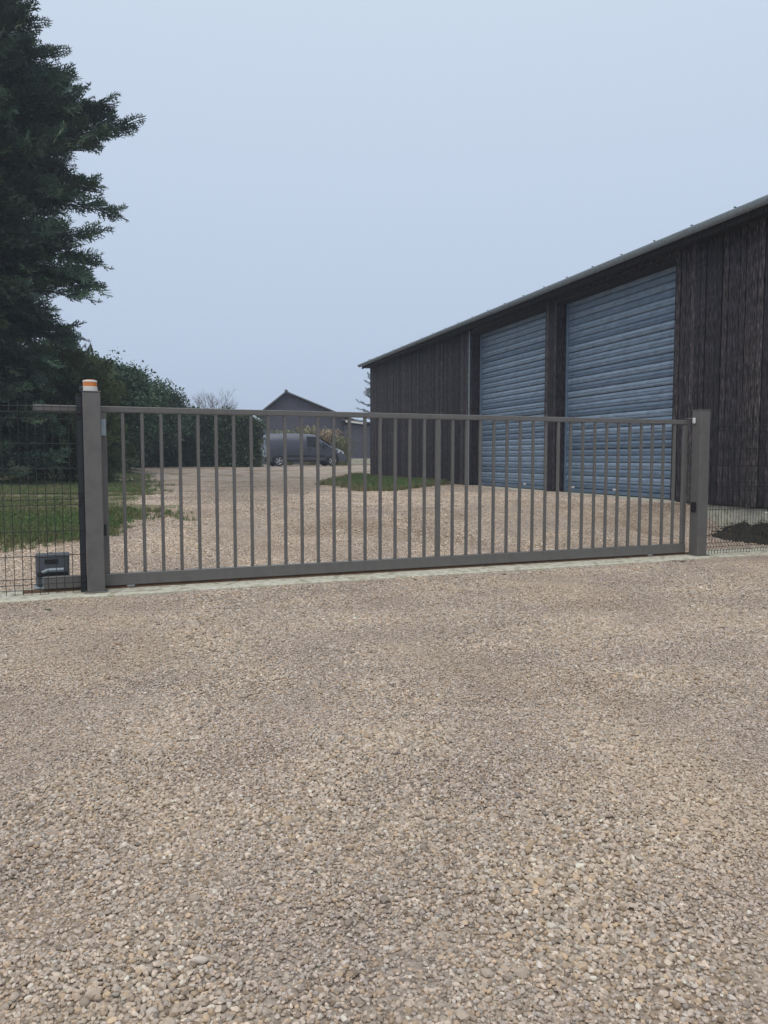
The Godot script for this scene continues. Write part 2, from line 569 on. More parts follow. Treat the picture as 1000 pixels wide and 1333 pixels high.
func lawn(x: float, z: float) -> float:   # > 0 on grass: distance-like
	var edge: float
	if z < 11.0: edge = lerpf(-5.2, -3.75, (z - 9.6) / 1.4)
	elif z < 12.2: edge = lerpf(-3.75, -3.45, (z - 11.0) / 1.2)
	elif z < 16.5: edge = lerpf(-3.45, -5.1, (z - 12.2) / 4.3)
	elif z < 31.0: edge = lerpf(-5.1, -9.3, (z - 16.5) / 14.5)
	else: edge = lerpf(-9.3, -13.0, (z - 31.0) / 8.0)
	edge += und.get_noise_2d(x * 1.2, z * 1.2 + 40.0) * 0.8
	return minf(edge - x, (z - 9.75 + und.get_noise_2d(x * 2.0, 5.0) * 0.5 + 0.22 * (x + 4.4)) * 1.0)

func island(x: float, z: float) -> float:
	# from the barn wall out to a rounded tongue
	var t := clampf((z - 19.0) / 16.5, 0.0, 1.0)
	var wall := 5.98 - 0.3272 * (z - 15.3)
	var out := -0.4 - 1.7 * smoothstep(19.0, 27.5, z) + 0.5 * smoothstep(28.0, 36.0, z)
	out = lerpf(2.4, out, smoothstep(18.4, 20.4, z)) if z < 20.4 else out
	out += und.get_noise_2d(x * 1.5, z * 1.5 + 80.0) * 0.5
	var near := z - (19.2 + maxf(0.0, x + 0.4) * 2.55)
	if z > 36.2:
		return -1.0
	return minf(minf(x - out, wall - 0.02 - x), minf(near, 36.2 - z) + t * 0.0)

func stone_mesh(seed_: int) -> ArrayMesh:
	# a subdivided octahedron pushed about and cut by a few planes
	var r := RandomNumberGenerator.new(); r.seed = seed_
	var vs := []
	var faces := []
	var base := [Vector3.RIGHT, Vector3.UP, Vector3.BACK, Vector3.LEFT, Vector3.DOWN, Vector3.FORWARD]
	for f in [[0, 1, 2], [1, 3, 2], [3, 4, 2], [4, 0, 2], [1, 0, 5], [3, 1, 5], [4, 3, 5], [0, 4, 5]]:
		var a: Vector3 = base[f[0]]
		var b: Vector3 = base[f[1]]
		var c: Vector3 = base[f[2]]
		var ab := (a + b).normalized()
		var bc := (b + c).normalized()
		var ca := (c + a).normalized()
		faces.append_array([[a, ab, ca], [ab, b, bc], [ca, bc, c], [ab, bc, ca]])
	var cuts := []
	for i in 9:
		cuts.append([Vector3(r.randfn(), r.randfn(), r.randfn()).normalized(), r.randf_range(0.42, 0.8)])
	var n := FastNoiseLite.new(); n.seed = seed_; n.frequency = 0.9
	var shape := func(v: Vector3) -> Vector3:
		var q := v * (1.0 + 0.35 * n.get_noise_3dv(v))
		for c in cuts:
			var over: float = q.dot(c[0]) - c[1]
			if over > 0.0:
				q -= c[0] * over * 0.85
		return q
	var st := new_st()
	st.set_smooth_group(-1 if seed_ % 7 < 4 else 0)
	for f in faces:
		var a: Vector3 = shape.call(f[0])
		var b: Vector3 = shape.call(f[1])
		var c: Vector3 = shape.call(f[2])
		if (c - a).cross(b - a).dot(a) < 0.0:
			var t := b; b = c; c = t
		for v in [a, b, c]:
			st.add_vertex(v)
	st.generate_normals()
	return st.commit()

func build_gravel() -> void:
	var kinds := 7
	var bufs := []
	var fill := []
	for k in kinds:
		bufs.append(PackedFloat32Array())
		fill.append(0)
	# a stock of turned and flattened bases
	var stock := []
	for i in 700:
		var b := Basis(Vector3(rng.randfn(), rng.randfn(), rng.randfn()).normalized(), rng.randf() * TAU)
		var flat := Basis(Vector3.UP, rng.randf() * TAU) * Basis(Vector3.RIGHT, rng.randfn() * 0.35)
		stock.append(flat * (Basis.from_scale(Vector3(rng.randf_range(0.95, 1.45), rng.randf_range(0.6, 0.9), rng.randf_range(0.8, 1.05))) * b))
	var tones := []
	for i in 400:
		var v := clampf(1.03 + rng.randfn() * 0.24, 0.55, 1.55)
		var c := Color(0.54, 0.448, 0.37)
		var u := rng.randf()
		if u < 0.16: c = Color(0.51, 0.385, 0.27)
		elif u < 0.34: c = Color(0.50, 0.44, 0.39)
		elif u < 0.40: c = Color(0.64, 0.59, 0.51)
		elif u < 0.48: c = Color(0.37, 0.295, 0.235)
		tones.append(Color(c.r * v, c.g * v, c.b * v))
	var zones := [[1.0, 4.2, 11500.0], [4.2, 7.0, 8200.0], [7.0, 11.5, 4600.0], [11.5, 20.0, 1300.0], [20.0, 30.0, 200.0]]
	for zn in zones:
		var z0: float = zn[0]
		var z1: float = zn[1]
		var area := 0.53 * (z1 * z1 - z0 * z0) + 5.0 * (z1 - z0)
		var count := int(area * float(zn[2]))
		var arrays := []
		for k in kinds:
			var a := PackedFloat32Array()
			a.resize((count / kinds + 1) * 16)
			arrays.append(a)
		var used := PackedInt32Array()
		used.resize(kinds)
		for i in count:
			var z := sqrt(lerpf(z0 * z0, z1 * z1, rng.randf()))
			var half := 0.53 * z + 2.5
			var x := rng.randf_range(-half, half)
			if rng.randf() < (absf(x) - 0.53 * z - 0.5) / 2.0 + 0.15 * float(absf(x) > 0.53 * z + 0.5):
				continue
			var y := 0.0
			var q := sd(x, z)
			if q.y > -0.16:
				if q.y < 0.5 and rng.randf() > 0.035:
					continue
				if q.x > 10.9 + q.y * 0.057:
					continue
				y = ground_y(x, z)
				if q.y > 0.5 and q.y < 34.0:
					if x < -2.5 and lawn(x, z) > -0.1 + rng.randf() * 0.5: continue
					if z > 17.0 and island(x, z) > -0.05: continue
			else:
				y = bumps(x, z)
			var coarse := und.get_noise_2d(x * 2.2 + 300.0, z * 2.2)
			var size := 0.008 * (1.0 + 0.38 * coarse) * (0.66 + 0.8 * rng.randf() * rng.randf() + 0.18 * rng.randf())
			if rng.randf() < 0.03: size *= 1.6
			if z > 4.2: size *= lerpf(1.0, 1.3, clampf((z - 4.2) / 4.0, 0.0, 1.0)) if z < 11.5 else 1.5
			var b: Basis = stock[rng.randi() % 700]
			var c: Color = tones[rng.randi() % 400]
			var fines := smoothstep(0.02, 0.42, zone.get_noise_2d(x * 0.8 + z * 0.35, z * 0.45))
			size *= 1.0 - 0.14 * fines
			c = c.lerp(Color(0.52, 0.415, 0.325), 0.3 * fines)
			var w := 1.0 + 0.08 * patch.get_noise_2d(x * 1.7 + 50.0, z * 1.7) + 0.1 * coarse
			if q.y > 0.5: w *= 1.2 * (worn(x, z) if z > 11.5 else 1.0)
			var k := i % kinds
			var a: PackedFloat32Array = arrays[k]
			var o := used[k] * 16
			used[k] += 1
			a[o] = b.x.x * size; a[o + 1] = b.y.x * size; a[o + 2] = b.z.x * size; a[o + 3] = x
			a[o + 4] = b.x.y * size; a[o + 5] = b.y.y * size; a[o + 6] = b.z.y * size; a[o + 7] = y + size * rng.randf_range(-0.1, 0.75)
			a[o + 8] = b.x.z * size; a[o + 9] = b.y.z * size; a[o + 10] = b.z.z * size; a[o + 11] = -z
			a[o + 12] = c.r * w; a[o + 13] = c.g * w; a[o + 14] = c.b * w * (1.0 - 0.06 * coarse); a[o + 15] = 1.0
			arrays[k] = a
		for k in kinds:
			var a: PackedFloat32Array = arrays[k]
			a.resize(used[k] * 16)
			bufs[k].append_array(a)
	for k in kinds:
		scatter("gravel", stone_mesh(100 + k), M.stone, self, bufs[k])

# ---------------------------------------------------------------- barn
func build_barn() -> void:
	var B := thing("barn", "long dark timber barn with two blue-grey roller doors and a metal gutter", "barn", Vector3(5.918, BARN_Y, -15.47), BARN_TURN)
	var far := 21.13
	var near := -6.5
	var d2 := [0.22, 4.8]       # doors as distances along the wall from its origin
	var d1 := [5.33, 9.98]
	var top := 4.82
	# cladding boards: eight cuts from the timber, six tones
	var hgt := 5.04
	var cuts := []
	for i in 14:
		cuts.append(box_mesh(Vector3(0.024, hgt, 0.128), 0.005, Vector3(0, hgt * 0.5, 0), Vector2(i * 0.1273, i * 0.731)))
	var spans := [[near, d2[0]], [d2[1], d1[0]], [d1[1], far]]
	for sp in spans:
		var n := int(round((sp[1] - sp[0]) / 0.142))
		var w: float = (sp[1] - sp[0]) / n
		for i in n:
			var t: float = sp[0] + w * (i + 0.5)
			part("plank", cuts[rng.randi() % 14], M.wood[rng.randi() % 6], B, Vector3(0.007 * (rng.randi() % 3) + 0.012, rng.randf_range(-0.025, 0.01), -t), Basis(Vector3.RIGHT, rng.randfn() * 0.0012))
	# boards across the head of each door
	for d in [d1, d2]:
		var len: float = d[1] - d[0] - 0.012
		for j in 2:
			part("lintel_board", box_mesh(Vector3(0.03, 0.1, len), 0.004, Vector3.ZERO, Vector2(j * 0.2, 0)), M.wood[(j * 2 + 1) % 6], B, Vector3(0.02 + 0.004 * j, top + 0.056 + 0.104 * j, -0.5 * (d[0] + d[1])))
	# solid walls behind the cladding, butted round the openings
	var st := new_st()
	var sx := 0.42
	var cx := 0.05 + sx * 0.5
	for sp in spans:
		bbox(st, Vector3(cx, 2.5, -0.5 * (sp[0] + sp[1])), Vector3(sx, 5.0, sp[1] - sp[0] - 0.004), 0.002)
	for d in [d1, d2]:
		bbox(st, Vector3(cx, top + 0.09, -0.5 * (d[0] + d[1])), Vector3(sx, 0.18, d[1] - d[0]), 0.002)
	bbox(st, Vector3(6.2, 2.5, -far + 0.1), Vector3(11.4, 5.0, 0.2), 0.002)
	bbox(st, Vector3(6.2, 2.5, -near - 0.1), Vector3(11.4, 5.0, 0.2), 0.002)
	bbox(st, Vector3(11.8, 2.5, -0.5 * (far + near)), Vector3(0.2, 5.0, far - near), 0.002)
	for e in [far - 0.1, near + 0.1]:
		for s in [-1.0, 1.0]:
			var z: float = -e + 0.1 * s
			tri(st, Vector3(0.1, 5.0, z), Vector3(11.9, 5.0, z), Vector3(6.0, 6.36, z), Vector3(0, 0, s))
	part("wall", st.commit(), M.wood[5], B)
	# jambs lined with boards
	for d in [d1, d2]:
		for e in [d[0] + 0.008, d[1] - 0.008]:
			for j in 3:
				part("jamb_board", box_mesh(Vector3(0.125, top, 0.016), 0.003, Vector3(0, top * 0.5, 0), Vector2(j * 0.3, 0.6)), M.wood[[1, 4, 5][j]], B, Vector3(0.066 + 0.13 * j, 0, -e))
	part("corner_trim", box_mesh(Vector3(0.03, 4.94, 0.05), 0.006, Vector3(0, 2.47, 0)), M.zinc, B, Vector3(-0.017, 0, -d1[1] - 0.14))
	# concrete base, stepping down where the yard falls away
	st = new_st()
	bbox(st, Vector3(6.0, -0.34, -0.5 * (far + near)), Vector3(11.86, 0.62, far - near - 0.04), 0.012)
	part("concrete_base", st.commit(), M.concrete, B, Vector3(0.02, 0, 0))
	part("concrete_pad", box_mesh(Vector3(0.5, 0.62, 1.6), 0.02), M.concrete, B, Vector3(-0.02, -0.36, 3.3))
	# door sills
	for d in [d1, d2]:
		part("door_sill", box_mesh(Vector3(0.75, 0.12, d[1] - d[0] + 0.3), 0.012), M.concrete, B, Vector3(0.1, -0.075, -0.5 * (d[0] + d[1])))
	shutter(B, d1, top)
	shutter(B, d2, top)
	# eaves: soffit, fascia, roof sheets, gutter
	var len := far - near + 0.3
	var mid := -0.5 * (far + near)
	part("soffit_board", box_mesh(Vector3(0.3, 0.03, len), 0.004), M.wood[5], B, Vector3(-0.155, 5.0, mid))
	part("fascia_board", box_mesh(Vector3(0.03, 0.22, len), 0.004), M.wood[1], B, Vector3(-0.32, 5.05, mid))
	for s in [-1.0, 1.0]:
		st = new_st()
		var a := Vector3(6.0 - s * 6.42, 5.125, 0)
		var b := Vector3(6.0, 6.42, 0)
		var dir := (b - a).normalized()
		var up := Vector3(-dir.y, dir.x, 0) * (1.0 if s > 0 else -1.0)
		bbox(st, (a + b) * 0.5 + Vector3(0, 0.03, mid), Vector3((b - a).length(), 0.04, len + 0.1), 0.006, Basis(dir, up, dir.cross(up)))
		part("roof", st.commit(), M.roof, B)
	var gx := -0.445
	var gy := 5.12
	var seam := near - 0.15
	while seam < far + 0.1:
		var l2: float = minf(3.0, far + 0.15 - seam)
		st = new_st()
		var prof := []
		for k in 11:
			var a := PI + PI * k / 10.0
			prof.append(Vector2(cos(a), sin(a)) * 0.1)
		prof.push_front(Vector2(-0.09, 0.008))
		for k in prof.size() - 1:
			var p: Vector2 = prof[k]
			var q: Vector2 = prof[k + 1]
			var m := (p + q) * 0.5
			quad(st, Vector3(p.x, p.y, 0), Vector3(q.x, q.y, 0), Vector3(q.x, q.y, -l2), Vector3(p.x, p.y, -l2), Vector3(m.x, m.y, 0))
			quad(st, Vector3(p.x, p.y, 0) * 0.95, Vector3(q.x, q.y, 0) * 0.95, Vector3(q.x * 0.95, q.y * 0.95, -l2), Vector3(p.x * 0.95, p.y * 0.95, -l2), -Vector3(m.x, m.y, 0))
		part("gutter", st.commit(), M.zinc, B, Vector3(gx, gy, -seam))
		st = new_st()
		for k in range(1, prof.size() - 1):
			var p: Vector2 = prof[k] * 1.06
			var q: Vector2 = prof[k + 1] * 1.06
			quad(st, Vector3(p.x, p.y, -0.03), Vector3(q.x, q.y, -0.03), Vector3(q.x, q.y, 0.03), Vector3(p.x, p.y, 0.03), Vector3(p.x + q.x, p.y + q.y, 0))
		if seam > near:
			part("gutter_joint", st.commit(), M.zinc, B, Vector3(gx, gy, -seam))
		seam += 3.0
	part("gutter_end", box_mesh(Vector3(0.15, 0.08, 0.01), 0.002), M.zinc, B, Vector3(gx, gy - 0.04, -far - 0.155))
	var hook := new_st()
	bbox(hook, Vector3(0, 0.0, 0), Vector3(0.012, 0.06, 0.035), 0.002)
	bbox(hook, Vector3(-0.012, 0.03, 0), Vector3(0.04, 0.012, 0.035), 0.002)
	var hm := hook.commit()
	var t := near + 0.4
	while t < far:
		part("roof_hook", hm, M.roof, B, Vector3(-0.36, 5.185, -t))
		t += 1.09
	# the light-coloured marks at the foot of the shutters
	for p in [6.9, 4.35, 2.55]:
		part("door_lock", box_mesh(Vector3(0.03, 0.05, 0.13), 0.006), M.white, B, Vector3(0.295, 0.12, -p))

func shutter(B: Node3D, d: Array, top: float) -> void:
	var len: float = d[1] - d[0] - 0.19
	var mid: float = -0.5 * (d[0] + d[1])
	var pitch := 0.165
	var prof := [Vector2(0.022, 0.0), Vector2(0.004, 0.008), Vector2(-0.002, 0.024), Vector2(-0.010, 0.046), Vector2(-0.010, 0.054), Vector2(0.008, 0.064), Vector2(-0.010, 0.075), Vector2(-0.013, 0.088), Vector2(-0.007, 0.116), Vector2(0.0, 0.144), Vector2(0.022, 0.158)]
	var st := new_st()
	for k in prof.size() - 1:
		var p: Vector2 = prof[k]
		var q: Vector2 = prof[k + 1]
		var nf := Vector3(-(q.y - p.y), q.x - p.x, 0).normalized()
		var np := nf
		var nq := nf
		if k > 0:
			var o: Vector2 = prof[k - 1]
			np = (nf + Vector3(-(p.y - o.y), p.x - o.x, 0).normalized()).normalized()
		if k < prof.size() - 2:
			var o: Vector2 = prof[k + 2]
			nq = (nf + Vector3(-(o.y - q.y), o.x - q.x, 0).normalized()).normalized()
		var A := Vector3(p.x, p.y, len * 0.5)
		var Bq := Vector3(p.x, p.y, -len * 0.5)
		var C := Vector3(q.x, q.y, -len * 0.5)
		var D := Vector3(q.x, q.y, len * 0.5)
		var vs := [[A, np], [Bq, np], [C, nq], [A, np], [C, nq], [D, nq]]
		if (C - A).cross(Bq - A).dot(nf) < 0.0:
			vs = [vs[0], vs[2], vs[1], vs[3], vs[5], vs[4]]
		for w in vs:
			st.set_normal(w[1]); st.set_uv(Vector2.ZERO); st.add_vertex(w[0])
	var face: Mesh = st.commit()
	var n := int(ceil((top - 0.1) / pitch))
	for i in n:
		part("slat", face, M.slat[rng.randi() % 4], B, Vector3(0.33 + rng.randf_range(-0.004, 0.004), 0.1 + i * pitch, mid), Basis(Vector3.BACK, rng.randfn() * 0.055))
	part("shutter_backing", box_mesh(Vector3(0.02, top + 0.2, len + 0.1), 0.002), M.anthracite, B, Vector3(0.37, top * 0.5, mid))
	part("bottom_rail", box_mesh(Vector3(0.05, 0.085, len), 0.008), M.slat[3], B, Vector3(0.325, 0.048, mid))
	for s in [-1.0, 1.0]:
		part("guide_rail", box_mesh(Vector3(0.07, top, 0.075), 0.006, Vector3(0, top * 0.5, 0)), M.slat[3], B, Vector3(0.318, 0.002, mid + s * (len * 0.5 + 0.04)))

# ---------------------------------------------------------------- gate
func G(called: String, label: String, category: String, s: float, d: float, group := "", y := 0.0) -> Node3D:
	var p := from_sd(s, d)
	return thing(called, label, category, Vector3(p.x, y, -p.y), GATE_TURN, group)

func build_gate() -> void:
	var w := 0.172
	for k in 2:
		var P := G("gate_post", ["grey-brown square steel gate post carrying the orange lamp", "grey-brown square steel gate post at the barn end of the gate"][k], "gate post", [0.0, 8.034][k], 0.086, "square posts of the sliding gate")
		part("shaft", box_mesh(Vector3(w, 2.07, w), 0.008, Vector3(0, 1.035, 0)), M.paint, P)
		part("cap", box_mesh(Vector3(w + 0.004, 0.012, w + 0.004), 0.004), M.paint, P, Vector3(0, 2.077, 0))
		part("base_plate", box_mesh(Vector3(w + 0.05, 0.012, w + 0.05), 0.003), M.paint, P, Vector3(0, 0.033, 0))
		if k == 1:
			part("latch_keeper", box_mesh(Vector3(0.05, 0.012, 0.09), 0.003), M.paint, P, Vector3(-0.11, 1.965, -0.12))
			part("reflector", box_mesh(Vector3(0.03, 0.085, 0.05), 0.01), M.white, P, Vector3(-0.101, 1.93, -0.03))
			part("photocell", box_mesh(Vector3(0.035, 0.14, 0.07), 0.006), M.black, P, Vector3(-0.102, 0.72, 0.0))
		else:
			part("photocell", box_mesh(Vector3(0.03, 0.12, 0.07), 0.006), M.black, P, Vector3(0.1, 0.66, -0.05))
			part("side_bracket", box_mesh(Vector3(0.05, 0.17, 0.05), 0.005), M.zinc, P, Vector3(0.108, 1.72, -0.06))
	# lamp on the left post
	var L := G("warning_lamp", "small orange flashing lamp with white base on top of the left gate post", "lamp", -0.01, 0.08, "", 2.083)
	var st := new_st()
	lathe(st, [Vector2(0.0, 0.0), Vector2(0.072, 0.0), Vector2(0.072, 0.042), Vector2(0.066, 0.046)], 28)
	part("lamp_base", st.commit(), M.white, L)
	st = new_st()
	lathe(st, [Vector2(0.067, 0.044), Vector2(0.068, 0.088), Vector2(0.062, 0.106), Vector2(0.048, 0.114), Vector2(0.0, 0.116)], 28)
	part("lens", st.commit(), M.amber, L)
	st = new_st()
	lathe(st, [Vector2(0.069, 0.09), Vector2(0.0705, 0.094), Vector2(0.065, 0.108), Vector2(0.062, 0.107)], 28)
	part("lens_rim", st.commit(), M.white, L)
	part("cable_box", box_mesh(Vector3(0.045, 0.05, 0.05), 0.006), M.anthracite, L, Vector3(-0.082, 0.02, 0.0))
	# sliding gate leaf
	var q := from_sd(0.0, 0.235)
	var gate := thing("sliding_gate", "wide grey-brown metal sliding gate of upright bars, closed", "gate", Vector3(q.x, 0, -q.y), GATE_TURN)
	var s0 := -0.5
	var s1 := 7.92
	part("bottom_rail", box_mesh(Vector3(s1 - s0, 0.128, 0.075), 0.006), M.paint, gate, Vector3((s0 + s1) * 0.5, 0.122, 0))
	part("end_cap", box_mesh(Vector3(0.008, 0.118, 0.068), 0.002), M.zinc, gate, Vector3(s0 - 0.005, 0.122, 0))
	part("top_rail", box_mesh(Vector3(s1 + 0.55, 0.062, 0.05), 0.006), M.paint, gate, Vector3((s1 - 0.55) * 0.5, 1.914, 0))
	part("stile", box_mesh(Vector3(0.06, 1.692, 0.048), 0.005), M.paint, gate, Vector3(0.115, 1.034, 0))
	part("stile", box_mesh(Vector3(0.07, 1.692, 0.048), 0.005), M.paint, gate, Vector3(7.885, 1.034, 0))
	part("middle_stile", box_mesh(Vector3(0.06, 1.692, 0.048), 0.005), M.paint, gate, Vector3(3.99, 1.034, 0))
	var bar := box_mesh(Vector3(0.034, 1.694, 0.034), 0.003)
	for i in 39:
		if i != 19:
			part("bar", bar, M.paint, gate, Vector3(0.306 + 0.1945 * i, 1.034, rng.randfn() * 0.001))
	for s in [0.35, 7.3]:
		st = new_st()
		lathe(st, [Vector2(0, -0.02), Vector2(0.045, -0.02), Vector2(0.045, -0.008), Vector2(0.036, 0), Vector2(0.045, 0.008), Vector2(0.045, 0.02), Vector2(0, 0.02)], 20, Basis(Vector3.RIGHT, PI / 2))
		part("roller", st.commit(), M.silver, gate, Vector3(s, 0.07, 0))
	# rusty running track
	var tr := G("gate_track", "rusty steel running track on the concrete under the sliding gate", "track", 0.0, 0.235)
	st = new_st()
	bbox(st, Vector3(3.7, 0.034, 0), Vector3(8.8, 0.01, 0.06), 0.002)
	part("foot_plate", st.commit(), M.rust, tr)
	st = new_st()
	tube(st, [Vector3(-0.7, 0.042, 0), Vector3(8.1, 0.042, 0)], [0.012, 0.012], 8)
	part("running_rail", st.commit(), M.rust, tr)
	var gb := G("gate_stop", "small dark blue-grey stop block on the ground behind the gate's right end", "stop block", 7.5, 0.55, "", 0.03)
	part("block", box_mesh(Vector3(0.22, 0.1, 0.12), 0.012, Vector3(0, 0.06, 0)), M.plastic, gb)
	part("foot", box_mesh(Vector3(0.3, 0.012, 0.18), 0.003, Vector3(0, 0.008, 0)), M.anthracite, gb)
	# motor behind the gate's tail
	var mo := G("gate_motor", "boxy dark grey gate motor with a silver handle behind the mesh fence", "gate motor", -0.42, 0.56)
	part("base_plate", box_mesh(Vector3(0.36, 0.02, 0.26), 0.004), M.zinc, mo, Vector3(0, 0.04, 0))
	part("housing", box_mesh(Vector3(0.33, 0.33, 0.22), 0.022), M.plastic, mo, Vector3(0, 0.215, 0))
	part("lid", box_mesh(Vector3(0.342, 0.03, 0.232), 0.012), M.plastic, mo, Vector3(0, 0.37, 0))
	part("maker_plate", box_mesh(Vector3(0.13, 0.05, 0.008), 0.002), M.black, mo, Vector3(-0.01, 0.315, 0.113))
	st = new_st()
	tube(st, [Vector3(-0.10, 0.205, 0.125), Vector3(-0.05, 0.225, 0.135), Vector3(0.11, 0.225, 0.135)], [0.016, 0.024, 0.024], 10)
	part("release_handle", st.commit(), mat(lin(0.24, 0.29, 0.33), 0.4, 0.3), mo)
	part("gear_cover", box_mesh(Vector3(0.3, 0.05, 0.03), 0.006), M.black, mo, Vector3(0.0, 0.185, 0.118))

# ---------------------------------------------------------------- wire mesh fences
func wire_path(h: float) -> Array:
	var pts := []
	for f in [[0.03, 0.0], [0.09, 0.0], [0.14, 0.045], [0.19, 0.0], [0.93, 0.0], [0.99, 0.045], [1.05, 0.0], [1.80, 0.0], [1.86, 0.045], [1.92, 0.0], [h, 0.0]]:
		pts.append(Vector3(0, f[0], f[1]))
	return pts

func build_fences() -> void:
	var spots := [[-2.5, -0.105, "dark wire mesh fence panel left of the gate, in front of the gate motor"], [8.165, 10.72, "dark wire mesh fence panel between the right gate post and the barn"]]
	var vst := new_st()
	var path := wire_path(1.97)
	tube(vst, path, path.map(func(_p): return 0.0034), 5)
	var vertical: Mesh = vst.commit()
	for k in 2:
		var a: float = spots[k][0]
		var b: float = spots[k][1]
		var F := G("mesh_fence", spots[k][2], "fence", a, 0.095, "rigid wire mesh fence panels beside the gate")
		var st := new_st()
		tube(st, [Vector3(0, 0, 0), Vector3(b - a, 0, 0)], [0.0038, 0.0038], 5)
		var horizontal: Mesh = st.commit()
		var n := int((b - a) / (0.076 if k == 0 else 0.055))
		for i in n:
			part("upright_wire", vertical, M.wire, F, Vector3((b - a) * (i + 0.5) / n, 0, 0))
		for hz in [[0.08, 0.0], [0.14, 0.045], [0.19, 0.0], [0.42, 0.0], [0.67, 0.0], [0.93, 0.0], [0.99, 0.045], [1.05, 0.0], [1.30, 0.0], [1.55, 0.0], [1.80, 0.0], [1.86, 0.045], [1.92, 0.0]]:
			part("cross_wire", horizontal, M.wire, F, Vector3(0, hz[0], hz[1] + 0.005))
	var names := ["dark square fence post just left of the lamp-bearing gate post", "dark fence post at the outer end of the left mesh panel", "dark fence post where the right mesh panel meets the barn", "dark slim fence post against the right gate post"]
	var at := [-0.118, -2.62, 10.76, 8.142]
	for k in 4:
		var P := G("fence_post", names[k], "fence post", at[k], 0.125 if k != 3 else 0.15, "dark steel fence posts")
		part("shaft", box_mesh(Vector3(0.06 if k != 3 else 0.035, 2.02, 0.06), 0.005, Vector3(0, 1.03, 0)), M.anthracite, P)
		part("cap", box_mesh(Vector3(0.062 if k != 3 else 0.038, 0.012, 0.062), 0.003), M.black, P, Vector3(0, 2.045, 0))
		for y in [0.14, 1.0, 1.86]:
			part("clip", box_mesh(Vector3(0.03, 0.03, 0.012), 0.003), M.black, P, Vector3(0, y, 0.037))

# ---------------------------------------------------------------- shed far behind
func build_shed() -> void:
	var z := 60.0
	var S := thing("wooden_shed", "dark gabled wooden shed behind the parked van", "shed", Vector3(-6.6, 0.95, -z), 0.06)
	var st := new_st()
	# front gable outline: x, y from the left foot round
	var o := [Vector2(-2.9, 0), Vector2(-2.9, 3.9), Vector2(-0.95, 5.45), Vector2(4.1, 3.4), Vector2(4.1, 0)]
	for k in o.size() - 1:
		pass
	for zz in [0.0, -9.0]:
		for k in range(1, o.size() - 1):
			tri(st, Vector3(o[0].x, o[0].y, zz), Vector3(o[k].x, o[k].y, zz), Vector3(o[k + 1].x, o[k + 1].y, zz), Vector3(0, 0, 1 if zz == 0.0 else -1))
	quad(st, Vector3(-2.9, 0, 0), Vector3(-2.9, 3.9, 0), Vector3(-2.9, 3.9, -9), Vector3(-2.9, 0, -9), Vector3.LEFT)
	quad(st, Vector3(4.1, 0, 0), Vector3(4.1, 3.4, 0), Vector3(4.1, 3.4, -9), Vector3(4.1, 0, -9), Vector3.RIGHT)
	part("wall", st.commit(), M.shed_wood, S)
	for i in 24:
		var x := -2.75 + 6.7 * i / 23.0
		var h: float = lerpf(3.9, 5.4, clampf((x + 2.9) / 1.95, 0, 1)) if x < -0.95 else lerpf(5.4, 3.4, (x + 0.95) / 5.05)
		part("cover_strip", box_mesh(Vector3(0.06, h - 0.12, 0.03), 0.004, Vector3(0, h * 0.5, 0)), M.shed_wood, S, Vector3(x, 0, 0.017))
	for e in [[Vector2(-3.3, 3.62), Vector2(-0.95, 5.5)], [Vector2(4.6, 3.24), Vector2(-0.95, 5.5)]]:
		var a := Vector3(e[0].x, e[0].y, 0)
		var b := Vector3(e[1].x, e[1].y, 0)
		var dir := (b - a).normalized()
		var up := Vector3(-dir.y, dir.x, 0)
		if up.y < 0: up = -up
		st = new_st()
		bbox(st, (a + b) * 0.5 + Vector3(0, 0.08, -4.4), Vector3((b - a).length(), 0.1, 9.8), 0.01, Basis(dir, up, dir.cross(up)))
		part("roof", st.commit(), M.roof, S)
	st = new_st()
	tube(st, [Vector3(-0.95, 5.64, 0.5), Vector3(-0.95, 5.64, -9.3)], [0.12, 0.12], 8)
	part("ridge_cap", st.commit(), M.roof, S)
	# lean-to at its right
	var A := thing("lean_to", "low dark lean-to with a pale roof edge between the shed and the barn", "shed", Vector3(-2.42, 0.95, -58.5), 0.06)
	st = new_st()
	bbox(st, Vector3(1.7, 1.5, -2.5), Vector3(4.6, 3.0, 5.0), 0.01)
	part("wall", st.commit(), M.shed_wood, A)
	for i in 15:
		part("cover_strip", box_mesh(Vector3(0.06, 2.9, 0.03), 0.004, Vector3(0, 1.46, 0)), M.shed_wood, A, Vector3(-0.5 + 4.4 * i / 14.0, 0, 0.017))
	st = new_st()
	bbox(st, Vector3(1.7, 3.12, -2.45), Vector3(5.0, 0.1, 5.5), 0.01, Basis(Vector3.BACK, -0.1))
	part("roof", st.commit(), M.roof, A)
	part("roof_edge", box_mesh(Vector3(1.6, 0.14, 0.05), 0.01), M.white, A, Vector3(0.3, 3.16, 0.34), Basis(Vector3.BACK, -0.12))
	part("plinth", box_mesh(Vector3(4.7, 0.5, 0.2), 0.02), M.concrete, A, Vector3(1.7, 0.2, 0.12))

